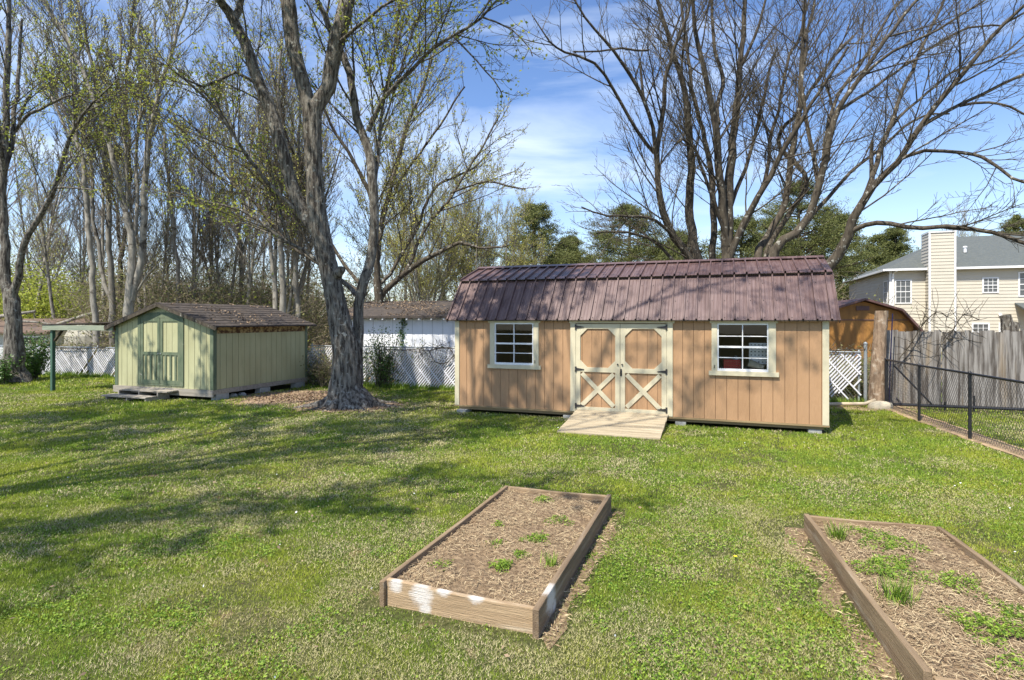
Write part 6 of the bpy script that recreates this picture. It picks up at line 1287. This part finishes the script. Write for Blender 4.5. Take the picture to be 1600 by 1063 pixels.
# fallen debris sticks
# tufts of taller weeds along fence bottoms
P = []
for px in np.concatenate([rg_.uniform(70, 172, 90), rg_.uniform(486, 712, 150), rg_.uniform(1295, 1360, 40)]):
    f = F3(px, 600, 0.1); P.append((f[0], f[1]))
P = np.array(P); k = 16; Pp = np.repeat(P, k, 0)+rg_.normal(0, 0.05, (len(P)*k, 2)); n = len(Pp); an = rg_.uniform(0, 6.28, n); hh = rg_.uniform(0.06, 0.24, n)
q_ = np.stack([-np.sin(an), np.cos(an), 0*an], 1)*0.008; ba = np.concatenate([Pp, np.zeros((n, 1))], 1); tp = ba+np.stack([np.cos(an)*hh*0.4, np.sin(an)*hh*0.4, hh], 1)
V = np.stack([ba-q_, ba+q_, tp], 1).reshape(-1, 3); tag(nmesh('tall_weeds', V, np.arange(len(V)).reshape(-1, 3), clo, {'rnd': np.repeat(rg_.random(n), 3)}), 'taller green weeds along the foot of the white slatted fence', 'weeds', kind='stuff')

# --- dead trunk by the fence corner
TR, TW, _ = nt_(601); r = TR.r
K = smooth_path([[8.62, 13.62, -0.05, 0.195], [8.63, 13.62, 0.5, 0.165], [8.68, 13.62, 1.4, 0.145], [8.74, 13.62, 2.27, 0.135]], 0.06); P = K[:,:3]; nS = 32; a = np.arange(nS)*2*np.pi/nS
A, HH = np.meshgrid(a, P[:,2]); rid = np.stack([np.cos(A).ravel()*2, np.sin(A).ravel()*2+HH.ravel()*1.5], 1); rad = K[:,3][:,None]+0.03*(fbm(rid, 5, 3).reshape(A.shape)-0.5)
Vt = P[:,None,:]+np.stack([np.cos(A), np.sin(A), 0*A], -1)*rad[:,:,None]; TR.V.append(Vt.reshape(-1, 3)); i = np.arange(len(P)-1)[:,None]*nS; k = np.arange(nS)[None,:]; TR.F.append(np.stack([i+k, i+(k+1) % nS, i+nS+(k+1) % nS, i+nS+k], -1).reshape(-1, 4)); TR.n = len(P)*nS
dt = empty('dead_trunk', (8.63, 13.62, 0), 0, 'topped dead tree trunk with peeling brown bark at the fence corner', 'tree trunk'); TR.V = [v-np.array([8.63, 13.62, 0]) for v in TR.V]; TR.mesh('trunk', M['stump'], dt)
g = MB(); g.tube([(0.11, 0, 2.18), (0.11, 0, 2.255)], [0.13, 0.13], 20); g.build('cut_top', M['ramp'], dt)
g = MB(); g.tube([(0, 0, 0), (0.02, 0, 0.9), (0.08, 0, 2.2)], 0.013, 8); o = g.build('blue_edged_post', M['blue']); o.location = (8.84, 13.50, 0); tag(o, 'thin dark blue pole against the right side of the dead trunk', 'pole')
# second stump behind the wooden fence at right
TR, TW, _ = nt_(611); K = np.array([[19.1, 22, 0, .3], [19.0, 22, 1.3, .24], [18.85, 22, 2.22, .17]]); S_ = smooth_path(K, 0.2); TR.tube(S_[:,:3], S_[:,3], 12); K = np.array([[19.0, 22, 1.1, .2], [19.25, 22, 1.95, .13]]); S_ = smooth_path(K, 0.2); TR.tube(S_[:,:3], S_[:,3], 10)
finish('broken_stump', (19.1, 22), TR, TW, [], M['bark'], 'broken forked stump behind the wooden fence near the porch roof', cat='stump')

# --- trees outside the frame whose branches shade the lawn and shed
oSh = dict(maxl=4, dens=[1.5, 2.6, 3.6, 4], ratio=0.42, ang=42, minr=0.009, wob=0.12, trop=0.15, leafd=5, leaflv=1, maxL=3.4, upb=0.1, ws=0.45)
TR, TW, LP = nt_(701)
K = lambda *p: [[*a] for a in p]
ALL_ = [
 (K((-10.3, 2.2, -.1, .45), (-10.2, 2.2, 1, .36), (-10.2, 2.3, 4, .30), (-10.0, 2.5, 6, .26), (-9.6, 2.8, 9, .2), (-9.2, 3.2, 12, .13), (-9, 3.5, 15, .06)), 0, 0.45),
 (K((-10.1, 2.4, 5.5, .2), (-8.5, 3.4, 7.8, .17), (-6, 5.0, 9.6, .14), (-3.4, 6.4, 10.8, .10), (-1.0, 6.9, 11.6, .07), (1.2, 6.6, 12.2, .045), (3.0, 6.0, 12.4, .02)), 0, 0.3),
 (K((-10, 2.5, 6.2, .18), (-9.6, 4.6, 8.4, .14), (-9.0, 7.2, 10.2, .10), (-8.4, 9.6, 11.2, .06), (-8, 11.2, 11.8, .02)), 0, 0.3),
 (K((-9.8, 2.6, 7.2, .16), (-7.4, 4.6, 9.8, .12), (-5.5, 7.0, 11.4, .09), (-4.2, 9.0, 12.2, .05), (-3.6, 10.0, 12.6, .02)), 0, 0.3),
 (K((-6, 5.0, 9.6, .10), (-3.6, 4.8, 11.2, .08), (-1.4, 5.0, 12.6, .06), (0.8, 4.6, 13.4, .04), (2.6, 4.2, 13.8, .02)), 0, 0.2),
 (K((-9.9, 2.5, 6.6, .16), (-12, 3.8, 9, .12), (-13.4, 6, 10.6, .08), (-14, 8, 11.4, .03)), 0, 0.3),
 (K((-10, 2.4, 6, .16), (-8.4, 1.4, 8.4, .12), (-6.4, 1.2, 10.2, .08), (-4.6, 1.6, 11.2, .03)), 0, 0.3),
 (K((-10.2, 2.3, 7, .16), (-11.5, 0.8, 9, .12), (-12.6, -0.2, 10.8, .06)), 0, 0.3),
 (K((-10, 2.4, 8, .14), (-8.6, 2.9, 9.6, .10), (-7.2, 3.1, 11, .08), (-5.8, 3.2, 12.2, .03)), 0, 0.2),
 (K((-10, 2.3, 7.5, .14), (-9.4, 0.6, 9.6, .10), (-8.4, -0.8, 11.2, .05)), 0, 0.3),
 (K((-10, 2.5, 5.2, .14), (-11, 5.0, 7.0, .11), (-12.2, 7.6, 8.4, .08), (-13.2, 9.8, 9.2, .03)), 0, 0.25)]
limbs(TR, TW, LP, ALL_[:2]+ALL_[4:5], dict(oSh, leafd=1.6, dens=[1.3, 2.2, 3.0, 3.0])); limbs(TR, TW, LP, ALL_[2:4]+ALL_[5:], dict(oSh, leafd=9, dens=[1.8, 3.0, 4.0, 4]))
finish('shade_tree', (-10.3, 2.2), TR, TW, LP, M['bark'], 'large yard tree just outside the left of the view, shading the lawn', leafm=M['leaf'], leafs=0.13, clump=4)
print('OBJ', len(bpy.data.objects), 'polys', sum(len(m.polygons) for m in bpy.data.meshes))
